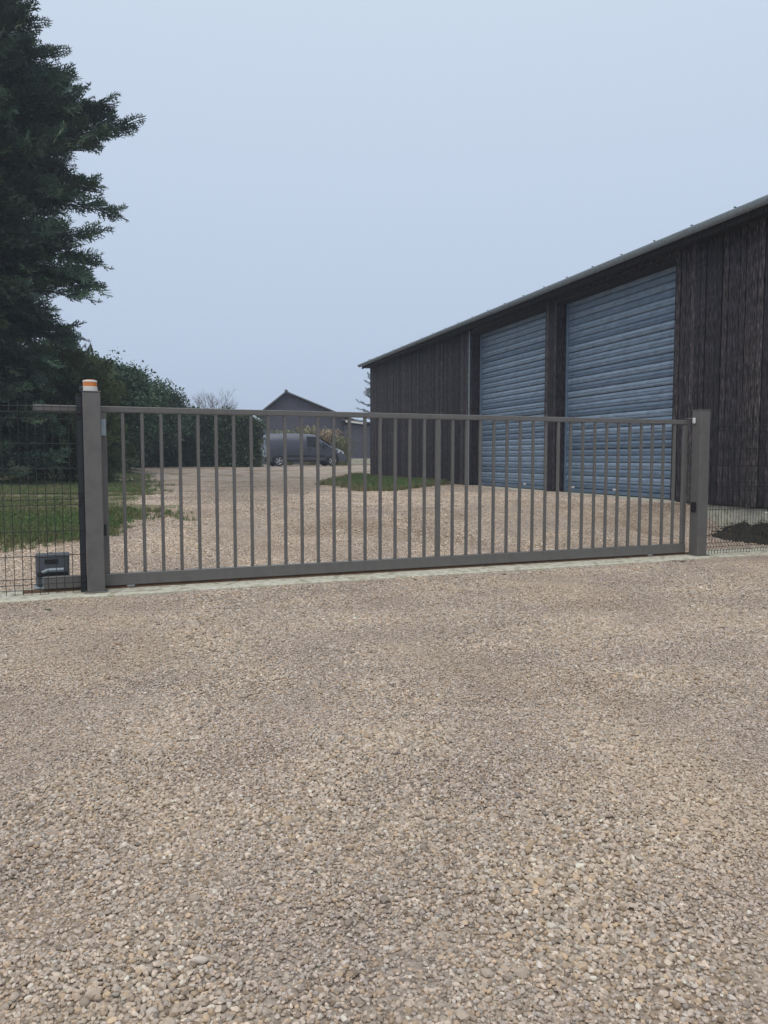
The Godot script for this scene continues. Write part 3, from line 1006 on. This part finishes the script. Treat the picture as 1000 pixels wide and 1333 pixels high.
# ---------------------------------------------------------------- plants
func spray_mesh(seed_: int) -> ArrayMesh:
	# a flattish frond of cypress, 1 m long along +y, fronds in the xy plane
	var r := RandomNumberGenerator.new(); r.seed = seed_
	var st := new_st()
	var spike := func(a: Vector3, dir: Vector3, len: float, w: float) -> void:
		var side := dir.cross(Vector3(r.randfn() * 0.5, r.randfn() * 0.5, 1.0)).normalized() * w
		var m := a + dir * len * 0.4
		quad(st, a, m + side, a + dir * len, m - side, Vector3(0.2 * r.randfn(), 0.3, 1))
	spike.call(Vector3.ZERO, Vector3.UP, 1.0, 0.03)
	var n := 14
	for i in n:
		var t := 0.06 + 0.9 * i / (n - 1)
		var s := 1.0 if i % 2 else -1.0
		var base := Vector3(0.03 * sin(t * 4.0 + seed_), t * 0.97, 0.05 * sin(t * 5.0))
		var dir := Vector3(s * r.randf_range(0.55, 0.8), 0.75, r.randfn() * 0.28).normalized()
		var len := (0.42 * pow(1.0 - t, 0.65) + 0.09) * r.randf_range(0.8, 1.2)
		spike.call(base, dir, len, 0.03)
		var m := int(2 + len * 8.0)
		for j in m:
			var u := 0.12 + 0.8 * j / m
			var s2 := 1.0 if j % 2 else -1.0
			var d2 := (dir + Vector3(-dir.y, dir.x, 0) * s2 * 0.75 + Vector3(0, 0, r.randfn() * 0.3)).normalized()
			spike.call(base + dir * len * u, d2, (0.15 * (1.0 - u) + 0.07) * r.randf_range(0.8, 1.3), 0.022)
	return st.commit()

func leaf_mesh(seed_: int, n: int, len: float, w: float, spread_: float) -> ArrayMesh:
	var r := RandomNumberGenerator.new(); r.seed = seed_
	var st := new_st()
	for i in n:
		var o := Vector3(r.randfn(), r.randfn(), r.randfn()) * spread_ * 0.5
		var dir := (o.normalized() + Vector3(r.randfn(), r.randfn() + 0.4, r.randfn()) * 0.7).normalized()
		var side := dir.cross(Vector3(r.randfn(), 1.0, r.randfn())).normalized() * w
		var up := side.cross(dir).normalized()
		var m := o + dir * len * 0.45 - up * w * 0.3
		tri(st, o, m + side, o + dir * len, up)
		tri(st, o, m - side, o + dir * len, up)
	return st.commit()

func facing(dir: Vector3, roll: float) -> Basis:
	var y := dir.normalized()
	var x := y.cross(Vector3.UP if absf(y.y) < 0.95 else Vector3.RIGHT).normalized()
	return Basis(x, y, x.cross(y)) * Basis(Vector3.UP, roll)

func bough(tube_st: SurfaceTool, bufs: Array, base: Vector3, tip: Vector3, sag: float, n: int, size: float) -> void:
	var ctrl := (base + tip) * 0.5 + Vector3(0, -sag, 0)
	var pts := []
	for k in 7:
		var t := k / 6.0
		pts.append(base.lerp(ctrl, t).lerp(ctrl.lerp(tip, t), t))
	tube(tube_st, pts, [0.07, 0.06, 0.05, 0.04, 0.03, 0.02, 0.012], 5, false)
	var tone := rng.randf_range(0.6, 1.45)
	for i in n:
		var t := lerpf(0.22, 1.0, pow((i + rng.randf()) / n, 0.8))
		var p := base.lerp(ctrl, t).lerp(ctrl.lerp(tip, t), t)
		var tan := (ctrl - base).lerp(tip - ctrl, t).normalized()
		var sidev := tan.cross(Vector3.UP).normalized()
		var a := rng.randf_range(-1.0, 1.0) * lerpf(1.2, 0.45, t)
		var dir := (tan * cos(a) + sidev * sin(a) + Vector3.UP * rng.randf_range(-0.3, 0.65)).normalized()
		var l := size * rng.randf_range(0.6, 1.1) * (1.0 - 0.3 * t)
		var v := rng.randf_range(0.6, 1.2) * tone
		var c := Color(0.042, 0.084, 0.060).lerp(Color(0.090, 0.150, 0.062), rng.randf() * rng.randf())
		put(bufs[rng.randi() % bufs.size()], facing(dir, rng.randfn() * 0.7).scaled(Vector3(l, l, l)), p, Color(c.r * v, c.g * v, c.b * v))

func reach_at(h: float) -> float:
	var c := [[0.0, 3.0], [3.5, 2.35], [5.0, 2.6], [7.5, 3.4], [11.0, 3.6], [12.6, 2.75], [14.3, 2.1], [16.2, 0.6]]
	for i in c.size() - 1:
		if h <= c[i + 1][0]:
			return lerpf(c[i][1], c[i + 1][1], (h - c[i][0]) / (c[i + 1][0] - c[i][0]))
	return 0.6

func build_plants() -> void:
	# tall cypress left, its boughs reaching right over the fence
	var cz := 23.0
	var C := thing("cypress_tree", "tall dark green cypress with feathery boughs at the left edge", "tree", at_ground(-13.25, cz), 0.0)
	var st := new_st()
	tube(st, [Vector3(0, -0.2, 0), Vector3(0.1, 4, 0), Vector3(-0.1, 9, 0.1), Vector3(0, 15.5, 0)], [0.42, 0.33, 0.2, 0.03], 10)
	part("trunk", st.commit(), M.bark, C)
	st = new_st()
	var bufs := [PackedFloat32Array(), PackedFloat32Array(), PackedFloat32Array(), PackedFloat32Array()]
	var gy := C.position.y
	# the boughs that stand out against the sky: x, height, depth of the tip
	for t in [[-7.25, 11.0, 23.0, 0.7], [-7.8, 11.35, 22.6, 0.8], [-8.3, 11.7, 23.5, 0.8], [-8.0, 10.3, 22.4, 0.5], [-8.4, 9.35, 23.2, 0.3], [-8.7, 8.9, 22.4, 0.2], [-8.4, 7.85, 23.0, 0.1], [-8.5, 7.3, 23.4, 0.0], [-8.3, 6.5, 23.0, -0.5], [-8.6, 6.1, 22.7, -0.4], [-9.1, 4.95, 23.0, -0.3], [-9.7, 4.4, 22.6, -0.3], [-9.3, 13.0, 23.0, 1.0], [-9.8, 13.6, 22.5, 1.2], [-10.3, 14.4, 23.2, 1.4], [-9.2, 12.3, 23.2, 0.9], [-9.5, 10.0, 22.8, 0.4], [-9.3, 5.6, 22.2, -0.3], [-10.0, 3.6, 22.8, 0.0], [-10.0, 2.6, 22.6, 0.1]]:
		var tip := Vector3(t[0] + 12.9, t[1] - gy, -(t[2] - cz))
		for k in 3:
			var tp := tip + (Vector3(rng.randfn() * 0.25 - 0.45, rng.randfn() * 0.35, rng.randfn() * 0.9) if k else Vector3.ZERO)
			bough(st, bufs, Vector3(0, maxf(0.3, tp.y - t[3]), 0), tp, -0.25, 26, 1.15)
	for i in 290:
		var h := rng.randf_range(0.4, 15.2)
		var reach := reach_at(h) * rng.randf_range(0.7, 1.05)
		var a := rng.randf() * TAU
		bough(st, bufs, Vector3(0, maxf(0.3, h - 0.6), 0), Vector3(cos(a) * reach, h, sin(a) * reach), -0.2, 28, 1.15)
	part("limbs", st.commit(), mat(lin(0.03, 0.028, 0.024), 0.95), C)
	for k in 4:
		scatter("foliage", spray_mesh(200 + k), M.leaf, C, bufs[k])
	# trees and bushes along the far hedge line
	tree("yellowish_conifer", "bushy yellow-green conifer directly behind the lamp-bearing gate post", "tree", Vector2(-11.0, 27.0), [[0, 1.4, 0, 1.5, 1.8, 1.4], [0.1, 2.8, 0, 1.2, 1.5, 1.2], [-0.4, 3.7, 0.2, 0.9, 1.0, 0.9], [-1.5, 2.2, 0.2, 1.1, 1.9, 1.0]], 1500, Color(0.10, 0.13, 0.05), 0.85, true)
	tree("broadleaf_tree", "dark green broadleaf tree, tallest behind the left end of the gate", "tree", Vector2(-13.0, 34.5), [[0.4, 2.4, 0, 2.2, 2.4, 1.8], [-0.9, 3.8, 0.3, 1.6, 1.4, 1.4], [0.8, 3.7, -0.2, 1.5, 1.4, 1.3], [1.9, 3.0, 0.2, 1.3, 1.6, 1.1], [-1.7, 2.2, 0, 1.5, 2.0, 1.3], [0.0, 4.6, 0, 0.9, 0.6, 0.8]], 3400, Color(0.055, 0.105, 0.055), 1.0, false)
	tree("broadleaf_tree", "loose dark green tree sloping down to the hedge beside the bare tree", "tree", Vector2(-12.6, 39.5), [[0.0, 2.4, 0, 1.8, 2.2, 1.5], [-0.5, 4.0, 0.3, 1.3, 1.2, 1.1], [1.2, 3.1, -0.2, 1.1, 1.2, 1.0], [1.75, 2.5, 0, 0.75, 1.5, 0.7], [-1.7, 3.6, 0, 1.3, 1.4, 1.1]], 2600, Color(0.06, 0.11, 0.062), 0.95, false)
	tree("round_shrub", "low dark shrub filling the gap left of the hedge", "shrub", Vector2(-14.6, 36.5), [[0.0, 1.1, 0, 1.9, 1.5, 1.2], [1.4, 1.0, 0.2, 1.3, 1.3, 1.0], [-1.5, 1.2, 0, 1.4, 1.5, 1.1]], 1700, Color(0.036, 0.06, 0.042), 0.95, false)
	hedge()
	# ornamental grasses behind the van
	for g in [[-6.6, 51.5, 2.35, 1.3, Color(0.16, 0.165, 0.075)], [-5.1, 52.0, 2.7, 1.4, Color(0.20, 0.18, 0.10)], [-3.7, 51.6, 2.45, 1.3, Color(0.27, 0.205, 0.135)], [-2.75, 51.0, 1.9, 0.9, Color(0.13, 0.135, 0.06)]]:
		var lab: String = {-6.6: "greenish ornamental grass clump behind the van roof", -5.1: "tallest pale ornamental grass clump behind the van cab", -3.7: "beige plumed grass clump above the van bonnet", -2.75: "small olive grass clump right of the van nose"}[g[0]]
		var T := thing("ornamental_grass", lab, "ornamental grass", at_ground(g[0], g[1]), rng.randf() * TAU, "ornamental grass clumps behind the van")
		st = new_st()
		var r := RandomNumberGenerator.new(); r.seed = int(g[2] * 100)
		for i in 420:
			var a := r.randf() * TAU
			var o := Vector3(cos(a), 0, sin(a)) * r.randf() * 0.5
			var lean: Vector3 = Vector3(cos(a), 0, sin(a)) * g[3] * r.randf_range(0.1, 1.0)
			var h: float = g[2] * r.randf_range(0.5, 1.0)
			var side := Vector3(-sin(a), 0, cos(a)) * 0.018
			var p0 := o
			var p1: Vector3 = o + lean * 0.25 + Vector3.UP * h * 0.6
			var p2: Vector3 = o + lean * 0.65 + Vector3.UP * h
			var p3: Vector3 = o + lean * 1.05 + Vector3.UP * h * 0.9
			quad(st, p0 - side, p0 + side, p1 + side, p1 - side, lean + Vector3.UP)
			quad(st, p1 - side, p1 + side, p2 + side, p2 - side, lean + Vector3.UP)
			tri(st, p2 - side * 1.6, p2 + side * 1.6, p3, lean + Vector3.UP)
		var gm := mat(Color(g[4].r, g[4].g, g[4].b).linear_to_srgb(), 0.8)
		kind(part("blades", st.commit(), gm, T), "stuff")
	# bare tree against the sky
	bare_tree()
	# cedar half hidden by the barn's corner
	var D := thing("cedar_tree", "far dark cedar with level branches half hidden by the barn corner", "tree", at_ground(-0.55, 72.0), 0.0)
	st = new_st()
	tube(st, [Vector3(0, -0.3, 0), Vector3(0.1, 4, 0), Vector3(0, 9.4, 0)], [0.28, 0.2, 0.03], 8)
	part("trunk", st.commit(), M.bark, D)
	st = new_st()
	var cb := [PackedFloat32Array()]
	for i in 34:
		var h := 2.2 + 7.0 * i / 33.0
		var reach := lerpf(2.6, 0.7, (h - 2.2) / 7.0) * rng.randf_range(0.65, 1.1)
		var a := rng.randf() * TAU if i % 3 else PI + rng.randfn() * 0.5
		bough(st, cb, Vector3(0, h - 0.2, 0), Vector3(cos(a) * reach, h + 0.35, sin(a) * reach), 0.05, 9, 0.6)
	part("limbs", st.commit(), M.bark, D)
	scatter("foliage", spray_mesh(300), M.leaf, D, cb[0])

func tree(called: String, label: String, category: String, at: Vector2, lobes: Array, n: int, col: Color, leaf: float, feathery: bool) -> void:
	var T := thing(called, label, category, at_ground(at.x, at.y))
	var st := new_st()
	var high := 0.0
	for l in lobes:
		high = maxf(high, l[1])
	tube(st, [Vector3(0, -0.3, 0), Vector3(0.05, high * 0.4, 0.03), Vector3(0, high, 0)], [0.16, 0.11, 0.03], 8)
	part("trunk", st.commit(), M.bark, T)
	st = new_st()
	for l in lobes:
		tube(st, [Vector3(0, maxf(0.2, l[1] * 0.45), 0), Vector3(l[0] * 0.6, l[1] * 0.8, l[2] * 0.6), Vector3(l[0], l[1] + l[4] * 0.4, l[2])], [0.07, 0.045, 0.012], 5, false)
	part("limbs", st.commit(), M.bark, T)
	var buf := PackedFloat32Array()
	var hole := FastNoiseLite.new(); hole.seed = int(at.x * 100); hole.frequency = 0.9
	var total := 0.0
	for l in lobes:
		total += l[3] * l[4]
	for l in lobes:
		for i in int(n * l[3] * l[4] / total):
			var v := Vector3(rng.randfn(), rng.randfn(), rng.randfn()).normalized()
			var rad := pow(rng.randf(), 0.3) * rng.randf_range(0.85, 1.04)
			var p := Vector3(l[0] + v.x * l[3] * rad, l[1] + v.y * l[4] * rad, l[2] + v.z * l[5] * rad)
			p += v * hole.get_noise_3dv(p * 1.3) * 0.6
			if p.y < 0.05 or hole.get_noise_3dv(p) < -0.28:
				continue
			var s := leaf * rng.randf_range(0.6, 1.2)
			var b := rng.randf_range(0.6, 1.35) * (1.0 + 0.4 * hole.get_noise_3dv(p * 0.7 + Vector3(9, 0, 0)))
			var dir := (v + Vector3(0, 0.6, 0) + Vector3(rng.randfn(), rng.randfn(), rng.randfn()) * 0.4).normalized()
			put(buf, facing(dir, rng.randf() * TAU).scaled(Vector3(s, s, s)), p, Color(col.r * b, col.g * b, col.b * b))
	scatter("crown", spray_mesh(410) if feathery else leaf_mesh(500 + lobes.size(), 16, 0.17, 0.045, 0.3), M.leaf, T, buf)

func hedge() -> void:
	var H := thing("laurel_hedge", "long clipped dark laurel hedge with glossy leaves left of the van", "hedge", at_ground(-11.6, 42.5))
	var buf := PackedFloat32Array()
	var n := FastNoiseLite.new(); n.seed = 31; n.frequency = 0.6
	for i in 9000:
		var x := rng.randf_range(-4.6, 4.75)
		var top := 2.62 + n.get_noise_1d(x * 2.0 + 60.0) * 0.5 - 0.35 * smoothstep(3.6, 4.8, x)
		var u := rng.randf()
		var p: Vector3
		var dir := Vector3(0, 0.3, 1)
		if u < 0.66: p = Vector3(x, rng.randf_range(0.05, top), 0.55 + n.get_noise_2d(x * 3.0, u * 400.0) * 0.2)
		elif u < 0.88:
			p = Vector3(x, top + rng.randf_range(-0.15, 0.12), rng.randf_range(-0.5, 0.55)); dir = Vector3(0, 1, 0.2)
		else: p = Vector3(x, rng.randf_range(0.05, top), rng.randf_range(-0.55, 0.4))
		dir = (dir + Vector3(rng.randfn(), rng.randfn(), rng.randfn()) * 0.5).normalized()
		var v := rng.randf_range(0.5, 1.7)
		var c := Color(0.036, 0.072, 0.040)
		if x > 2.4 and rng.randf() < 0.35: c = Color(0.06, 0.085, 0.035)
		var s := rng.randf_range(0.8, 1.25)
		put(buf, facing(dir, rng.randf() * TAU).scaled(Vector3(s, s, s)), p, Color(c.r * v, c.g * v, c.b * v))
	scatter("leaves", leaf_mesh(620, 12, 0.17, 0.042, 0.26), M.laurel, H, buf)
	var st := new_st()
	for i in 26:
		var x := -4.4 + 9.0 * i / 25.0
		for k in 2:
			tube(st, [Vector3(x, -0.1, 0), Vector3(x + rng.randfn() * 0.15, 1.1, rng.randfn() * 0.2), Vector3(x + rng.randfn() * 0.3, 2.4, rng.randfn() * 0.3)], [0.035, 0.025, 0.01], 5, false)
	kind(part("stems", st.commit(), M.bark, H), "stuff")

func branch(st: SurfaceTool, a: Vector3, dir: Vector3, len: float, rad: float, depth: int) -> void:
	var b := a + dir * len * 0.5 + Vector3(rng.randfn(), 0, rng.randfn()) * len * 0.05
	var c := a + dir * len + Vector3(0, len * 0.06, 0)
	tube(st, [a, b, c], [rad, rad * 0.8, rad * 0.6], 4 if depth < 3 else 6, false)
	if depth == 0:
		return
	for i in (3 if depth > 1 else 4):
		var t := rng.randf_range(0.45, 1.0)
		var nd := (dir + Vector3(rng.randfn(), rng.randfn() * 0.5 + 0.25, rng.randfn()) * 0.5).normalized()
		branch(st, a.lerp(c, t), nd, len * rng.randf_range(0.55, 0.8), rad * 0.55, depth - 1)

func bare_tree() -> void:
	var T := thing("bare_tree", "leafless rounded tree faint in the mist above the hedge", "tree", at_ground(-14.3, 62.0))
	var st := new_st()
	tube(st, [Vector3(0, -0.2, 0), Vector3(0.05, 2.0, 0)], [0.2, 0.15], 8)
	part("trunk", st.commit(), M.twig, T)
	st = new_st()
	for i in 9:
		var a := TAU * i / 9.0
		branch(st, Vector3(0.04, 1.6 + 0.06 * i, 0), Vector3(cos(a) * 0.75, 1.0, sin(a) * 0.6).normalized(), 1.8, 0.045, 4)
	part("twigs", st.commit(), M.twig, T)

# ---------------------------------------------------------------- van
func half_width(x: float, y: float) -> float:
	var w := 0.95 if y < 1.05 else lerpf(0.95, 0.80, clampf((y - 1.05) / 0.8, 0.0, 1.0))
	if y < 0.5: w -= 0.05 * (0.5 - y) / 0.3
	if x > 4.1: w -= 0.30 * pow((x - 4.1) / 0.85, 2.0)
	if x < 0.12: w -= 0.05 * pow((0.12 - x) / 0.12, 2.0)
	return w

func build_van() -> void:
	var V := thing("parked_van", "dark grey panel van parked side-on beyond the gate", "van", at_ground(-7.2, 46.2, 0.0), 0.34)
	# stations: x, top of the body
	var stations := [[0.0, 1.72], [0.05, 1.84], [0.25, 1.92], [1.2, 1.95], [2.4, 1.94], [2.85, 1.90], [3.05, 1.84], [3.4, 1.60], [3.75, 1.36], [4.05, 1.16], [4.25, 1.08], [4.55, 1.0], [4.78, 0.88], [4.9, 0.72], [4.96, 0.55]]
	var st := new_st()
	st.set_smooth_group(1)
	var rows := []
	for s in stations:
		var x: float = s[0]
		var top: float = s[1]
		var low := 0.26 if x > 0.05 and x < 4.9 else 0.32
		var row := []
		var ys := [low, 0.45, 0.62, 0.85, 1.05, lerpf(1.05, top, 0.5), top - 0.1, top - 0.03]
		for k in ys.size():
			var y: float = minf(ys[k], top - 0.1 + 0.03 * (k - 6) if k >= 6 else top - 0.12)
			var w := half_width(x, y)
			if k == 7: w -= 0.07
			row.append(Vector3(x, maxf(y, low), w))
		row.append(Vector3(x, top, half_width(x, top) - 0.2))
		row.append(Vector3(x, top + 0.015, 0.0))
		var full := row.duplicate()
		for k in range(row.size() - 2, -1, -1):
			full.append(Vector3(row[k].x, row[k].y, -row[k].z))
		rows.append(full)
	for i in rows.size() - 1:
		for k in rows[i].size() - 1:
			var a: Vector3 = rows[i][k]
			var b: Vector3 = rows[i + 1][k]
			var c: Vector3 = rows[i + 1][k + 1]
			var d: Vector3 = rows[i][k + 1]
			var out: Vector3 = (a + c) * 0.5 - Vector3((a.x + c.x) * 0.5, 0.9, 0)
			var n := (c - a).cross(b - a)
			for v in ([a, b, c, a, c, d] if n.dot(out) > 0 else [a, c, b, a, d, c]):
				st.add_vertex(v)
	st.generate_normals()
	var body := part("body", st.commit(), M.van, V)
	st = new_st()
	for e in [0, rows.size() - 1]:
		for k in range(1, rows[e].size() - 1):
			tri(st, rows[e][0], rows[e][k], rows[e][k + 1], Vector3(-1 if e == 0 else 1, 0, 0))
	part("end_panel", st.commit(), M.van, body)
	var patch_on := func(called: String, pts: Array, m: Material, off: float, side: float) -> MeshInstance3D:
		var s2 := new_st()
		var q := []
		var q0 := []
		for p in pts:
			q.append(Vector3(p.x, p.y, side * (half_width(p.x, p.y) + off)))
			q0.append(Vector3(p.x, p.y, side * (half_width(p.x, p.y) - 0.03)))
		for k in range(1, q.size() - 1):
			tri(s2, q[0], q[k], q[k + 1], Vector3(0, 0.2, side))
		for k in q.size():
			var k2 := (k + 1) % q.size()
			quad(s2, q[k], q[k2], q0[k2], q0[k], q[k] - q[q.size() / 2 - k] + Vector3(0.01, 0.01, 0))
		return part(called, s2.commit(), m, V)
	for side in [1.0, -1.0]:
		patch_on.call("door_window", [Vector2(2.42, 1.14), Vector2(3.28, 1.14), Vector2(3.3, 1.3), Vector2(2.98, 1.74), Vector2(2.42, 1.78)], M.glass, 0.006, side)
		patch_on.call("quarter_window", [Vector2(3.36, 1.14), Vector2(3.8, 1.14), Vector2(3.52, 1.36), Vector2(3.36, 1.45)], M.glass, 0.006, side)
		patch_on.call("side_moulding", [Vector2(1.15, 0.56), Vector2(3.5, 0.56), Vector2(3.5, 0.64), Vector2(1.15, 0.64)], M.black, 0.014, side)
		patch_on.call("sill_trim", [Vector2(1.1, 0.27), Vector2(3.6, 0.27), Vector2(3.6, 0.36), Vector2(1.1, 0.36)], M.black, 0.012, side)
		patch_on.call("door_seam", [Vector2(2.36, 0.42), Vector2(2.372, 0.42), Vector2(2.372, 1.82), Vector2(2.36, 1.82)], M.black, 0.003, side)
		patch_on.call("door_seam", [Vector2(3.42, 0.5), Vector2(3.432, 0.5), Vector2(3.432, 1.1), Vector2(3.42, 1.1)], M.black, 0.003, side)
		patch_on.call("door_seam", [Vector2(1.2, 0.7), Vector2(1.212, 0.7), Vector2(1.212, 1.82), Vector2(1.2, 1.82)], M.black, 0.003, side)
		patch_on.call("door_handle", [Vector2(2.5, 1.0), Vector2(2.66, 1.0), Vector2(2.66, 1.035), Vector2(2.5, 1.035)], M.black, 0.03, side)
		patch_on.call("headlight", [Vector2(4.3, 0.82), Vector2(4.76, 0.74), Vector2(4.74, 0.84), Vector2(4.4, 1.0)], M.lamp_clear, 0.01, side)
		patch_on.call("tail_light", [Vector2(0.01, 0.85), Vector2(0.12, 0.85), Vector2(0.12, 1.35), Vector2(0.02, 1.35)], M.lamp_red, 0.012, side)
		part("mirror", box_mesh(Vector3(0.12, 0.2, 0.2), 0.04), M.black, V, Vector3(3.42, 1.2, side * 1.04))
		for x in [0.72, 4.0]:
			st = new_st()
			lathe(st, [Vector2(0, 0), Vector2(0.4, 0), Vector2(0.4, 0.02), Vector2(0, 0.02)], 28, Basis(Vector3.RIGHT, side * PI / 2), Vector3(x, 0.4, side * (half_width(x, 0.4) - 0.006)))
			part("wheel_arch", st.commit(), M.black, V)
			var W := part("wheel", wheel_tyre(side), M.tyre, V, Vector3(x, 0.325, side * 0.86))
			part("rim", wheel_rim(side), M.silver, W)
	# windscreen on the slope
	st = new_st()
	var a0 := Vector3(3.12, 1.815, 0.66)
	var a1 := Vector3(3.98, 1.235, 0.78)
	var up := Vector3(0.55, 0.8, 0).normalized() * 0.02
	quad(st, a0 + up, a1 + up, Vector3(a1.x, a1.y, -a1.z) + up, Vector3(a0.x, a0.y, -a0.z) + up, up)
	part("windscreen", st.commit(), M.glass, V)
	st = new_st()
	bbox(st, Vector3(-0.012, 1.42, 0), Vector3(0.02, 0.45, 1.3), 0.006)
	part("rear_window", st.commit(), M.glass, V)
	part("rear_bumper", box_mesh(Vector3(0.14, 0.24, 1.8), 0.04), M.black, V, Vector3(-0.02, 0.42, 0))
	part("front_bumper", box_mesh(Vector3(0.2, 0.26, 1.3), 0.06), M.black, V, Vector3(4.9, 0.4, 0))
	part("number_plate", box_mesh(Vector3(0.01, 0.11, 0.5), 0.003), M.white, V, Vector3(-0.025, 0.85, 0))

func wheel_tyre(side: float) -> ArrayMesh:
	var st := new_st()
	lathe(st, [Vector2(0.2, -0.1), Vector2(0.3, -0.105), Vector2(0.325, -0.08), Vector2(0.325, 0.08), Vector2(0.3, 0.105), Vector2(0.215, 0.1), Vector2(0.2, 0.07)], 28, Basis(Vector3.RIGHT, side * PI / 2))
	return st.commit()

func wheel_rim(side: float) -> ArrayMesh:
	var st := new_st()
	var ax := Basis(Vector3.RIGHT, side * PI / 2)
	lathe(st, [Vector2(0.17, 0.06), Vector2(0.2, 0.09), Vector2(0.215, 0.1), Vector2(0.2, 0.075)], 28, ax)
	lathe(st, [Vector2(0.0, 0.098), Vector2(0.05, 0.095), Vector2(0.06, 0.07)], 16, ax)
	for i in 5:
		var a := TAU * i / 5.0
		var d := Vector3(cos(a), 0, sin(a))
		bbox(st, ax * (d * 0.12 + Vector3(0, 0.08, 0)), Vector3(0.16, 0.025, 0.07), 0.006, ax * Basis(Vector3.UP, -a))
	return st.commit()

# ---------------------------------------------------------------- weeds, leaves, soil
func build_litter() -> void:
	# dark bank of soil and leaves against the barn's base, seen through the right fence
	var S := thing("leaf_heap", "dark heap of soil and dead leaves against the barn's concrete base", "heap", at_ground(6.42, 13.1))
	var st := new_st()
	var n := FastNoiseLite.new(); n.seed = 17; n.frequency = 1.4
	var nx := 26
	var pts := []
	for j in 13:
		for i in nx + 1:
			var u := i / float(nx) * 2.0 - 1.0
			var v := j / 12.0 * 2.0 - 1.0
			var r := sqrt(u * u + v * v)
			var y := 0.3 * maxf(0.0, 1.0 - r * r) * (1.0 + 0.7 * n.get_noise_2d(u * 3.0, v * 3.0)) - 0.03
			var p := Basis(Vector3.UP, BARN_TURN + PI / 2) * Vector3(u * 1.1, 0, v * 0.5)
			pts.append(p + Vector3.UP * y)
	for j in 12:
		for i in nx:
			var a := j * (nx + 1) + i
			quad(st, pts[a], pts[a + 1], pts[a + nx + 2], pts[a + nx + 1], Vector3.UP)
	var dm := mat(Color.WHITE, 1.0)
	dm.uv1_triplanar = true
	dm.uv1_scale = Vector3(3, 3, 3)
	dm.albedo_texture = noise_tex(0.03, [0.2, 0.5, 0.8], [lin(0.012, 0.012, 0.012), lin(0.03, 0.027, 0.02), lin(0.055, 0.045, 0.03)], 91, 256)
	part("soil", st.commit(), dm, S)
	var buf := PackedFloat32Array()
	for i in 700:
		var p: Vector3 = pts[rng.randi() % pts.size()] + Vector3(rng.randfn() * 0.05, 0.008, rng.randfn() * 0.05)
		var v := rng.randf_range(0.5, 1.5)
		var c := Color(0.03, 0.028, 0.02) if rng.randf() < 0.75 else Color(0.09, 0.07, 0.035)
		put(buf, Basis(Vector3(rng.randfn(), rng.randfn(), rng.randfn()).normalized(), rng.randf() * TAU).scaled(Vector3.ONE * rng.randf_range(0.18, 0.4)), p, Color(c.r * v, c.g * v, c.b * v))
	scatter("dead_leaves", leaf_mesh(720, 4, 0.1, 0.03, 0.08), M.leaf, S, buf)
	# weeds at the edge of the sill
	var spots := [[-3.08, 6.95, 0.03, "small green weed in the gravel near the left post", "weed"], [-2.64, 6.2, 0.018, "tiny green weed in the gravel, nearer the viewer than the other", "weed"], [-3.78, 7.2, 0.045, "green weed tuft at the left end of the concrete sill", "weed"]]
	var tuft := tuft_mesh(18, 0.09, 1.0)
	for s in spots:
		var W := part("weed", tuft, null, self, at_ground(s[0], s[1], 0.004), Basis().scaled(Vector3(s[2] * 1.7, s[2] * 0.8, s[2] * 1.7)))
		W.material_override = mat(lin(0.06, 0.10, 0.035), 0.8)
		tag(W, s[3], s[4], "weeds in the gravel")
	# dry leaf and twig scraps by the right post
	st = new_st()
	for i in 16:
		var o := Vector3(rng.randfn() * 0.13, 0.012 + 0.01 * rng.randf(), rng.randfn() * 0.03)
		var d := Vector3(1, rng.randfn() * 0.1, rng.randfn() * 0.6).normalized() * rng.randf_range(0.04, 0.09)
		var sd_ := Vector3(0, 0.004, 0.012)
		quad(st, o, o + d * 0.5 + sd_, o + d, o + d * 0.5 - sd_, Vector3.UP)
	var sc := part("dead_leaf_scraps", st.commit(), mat(lin(0.075, 0.05, 0.03), 0.9), self, at_ground(3.96, 10.34))
	tag(sc, "scrap of brown dead leaves in front of the right gate post", "leaf litter")
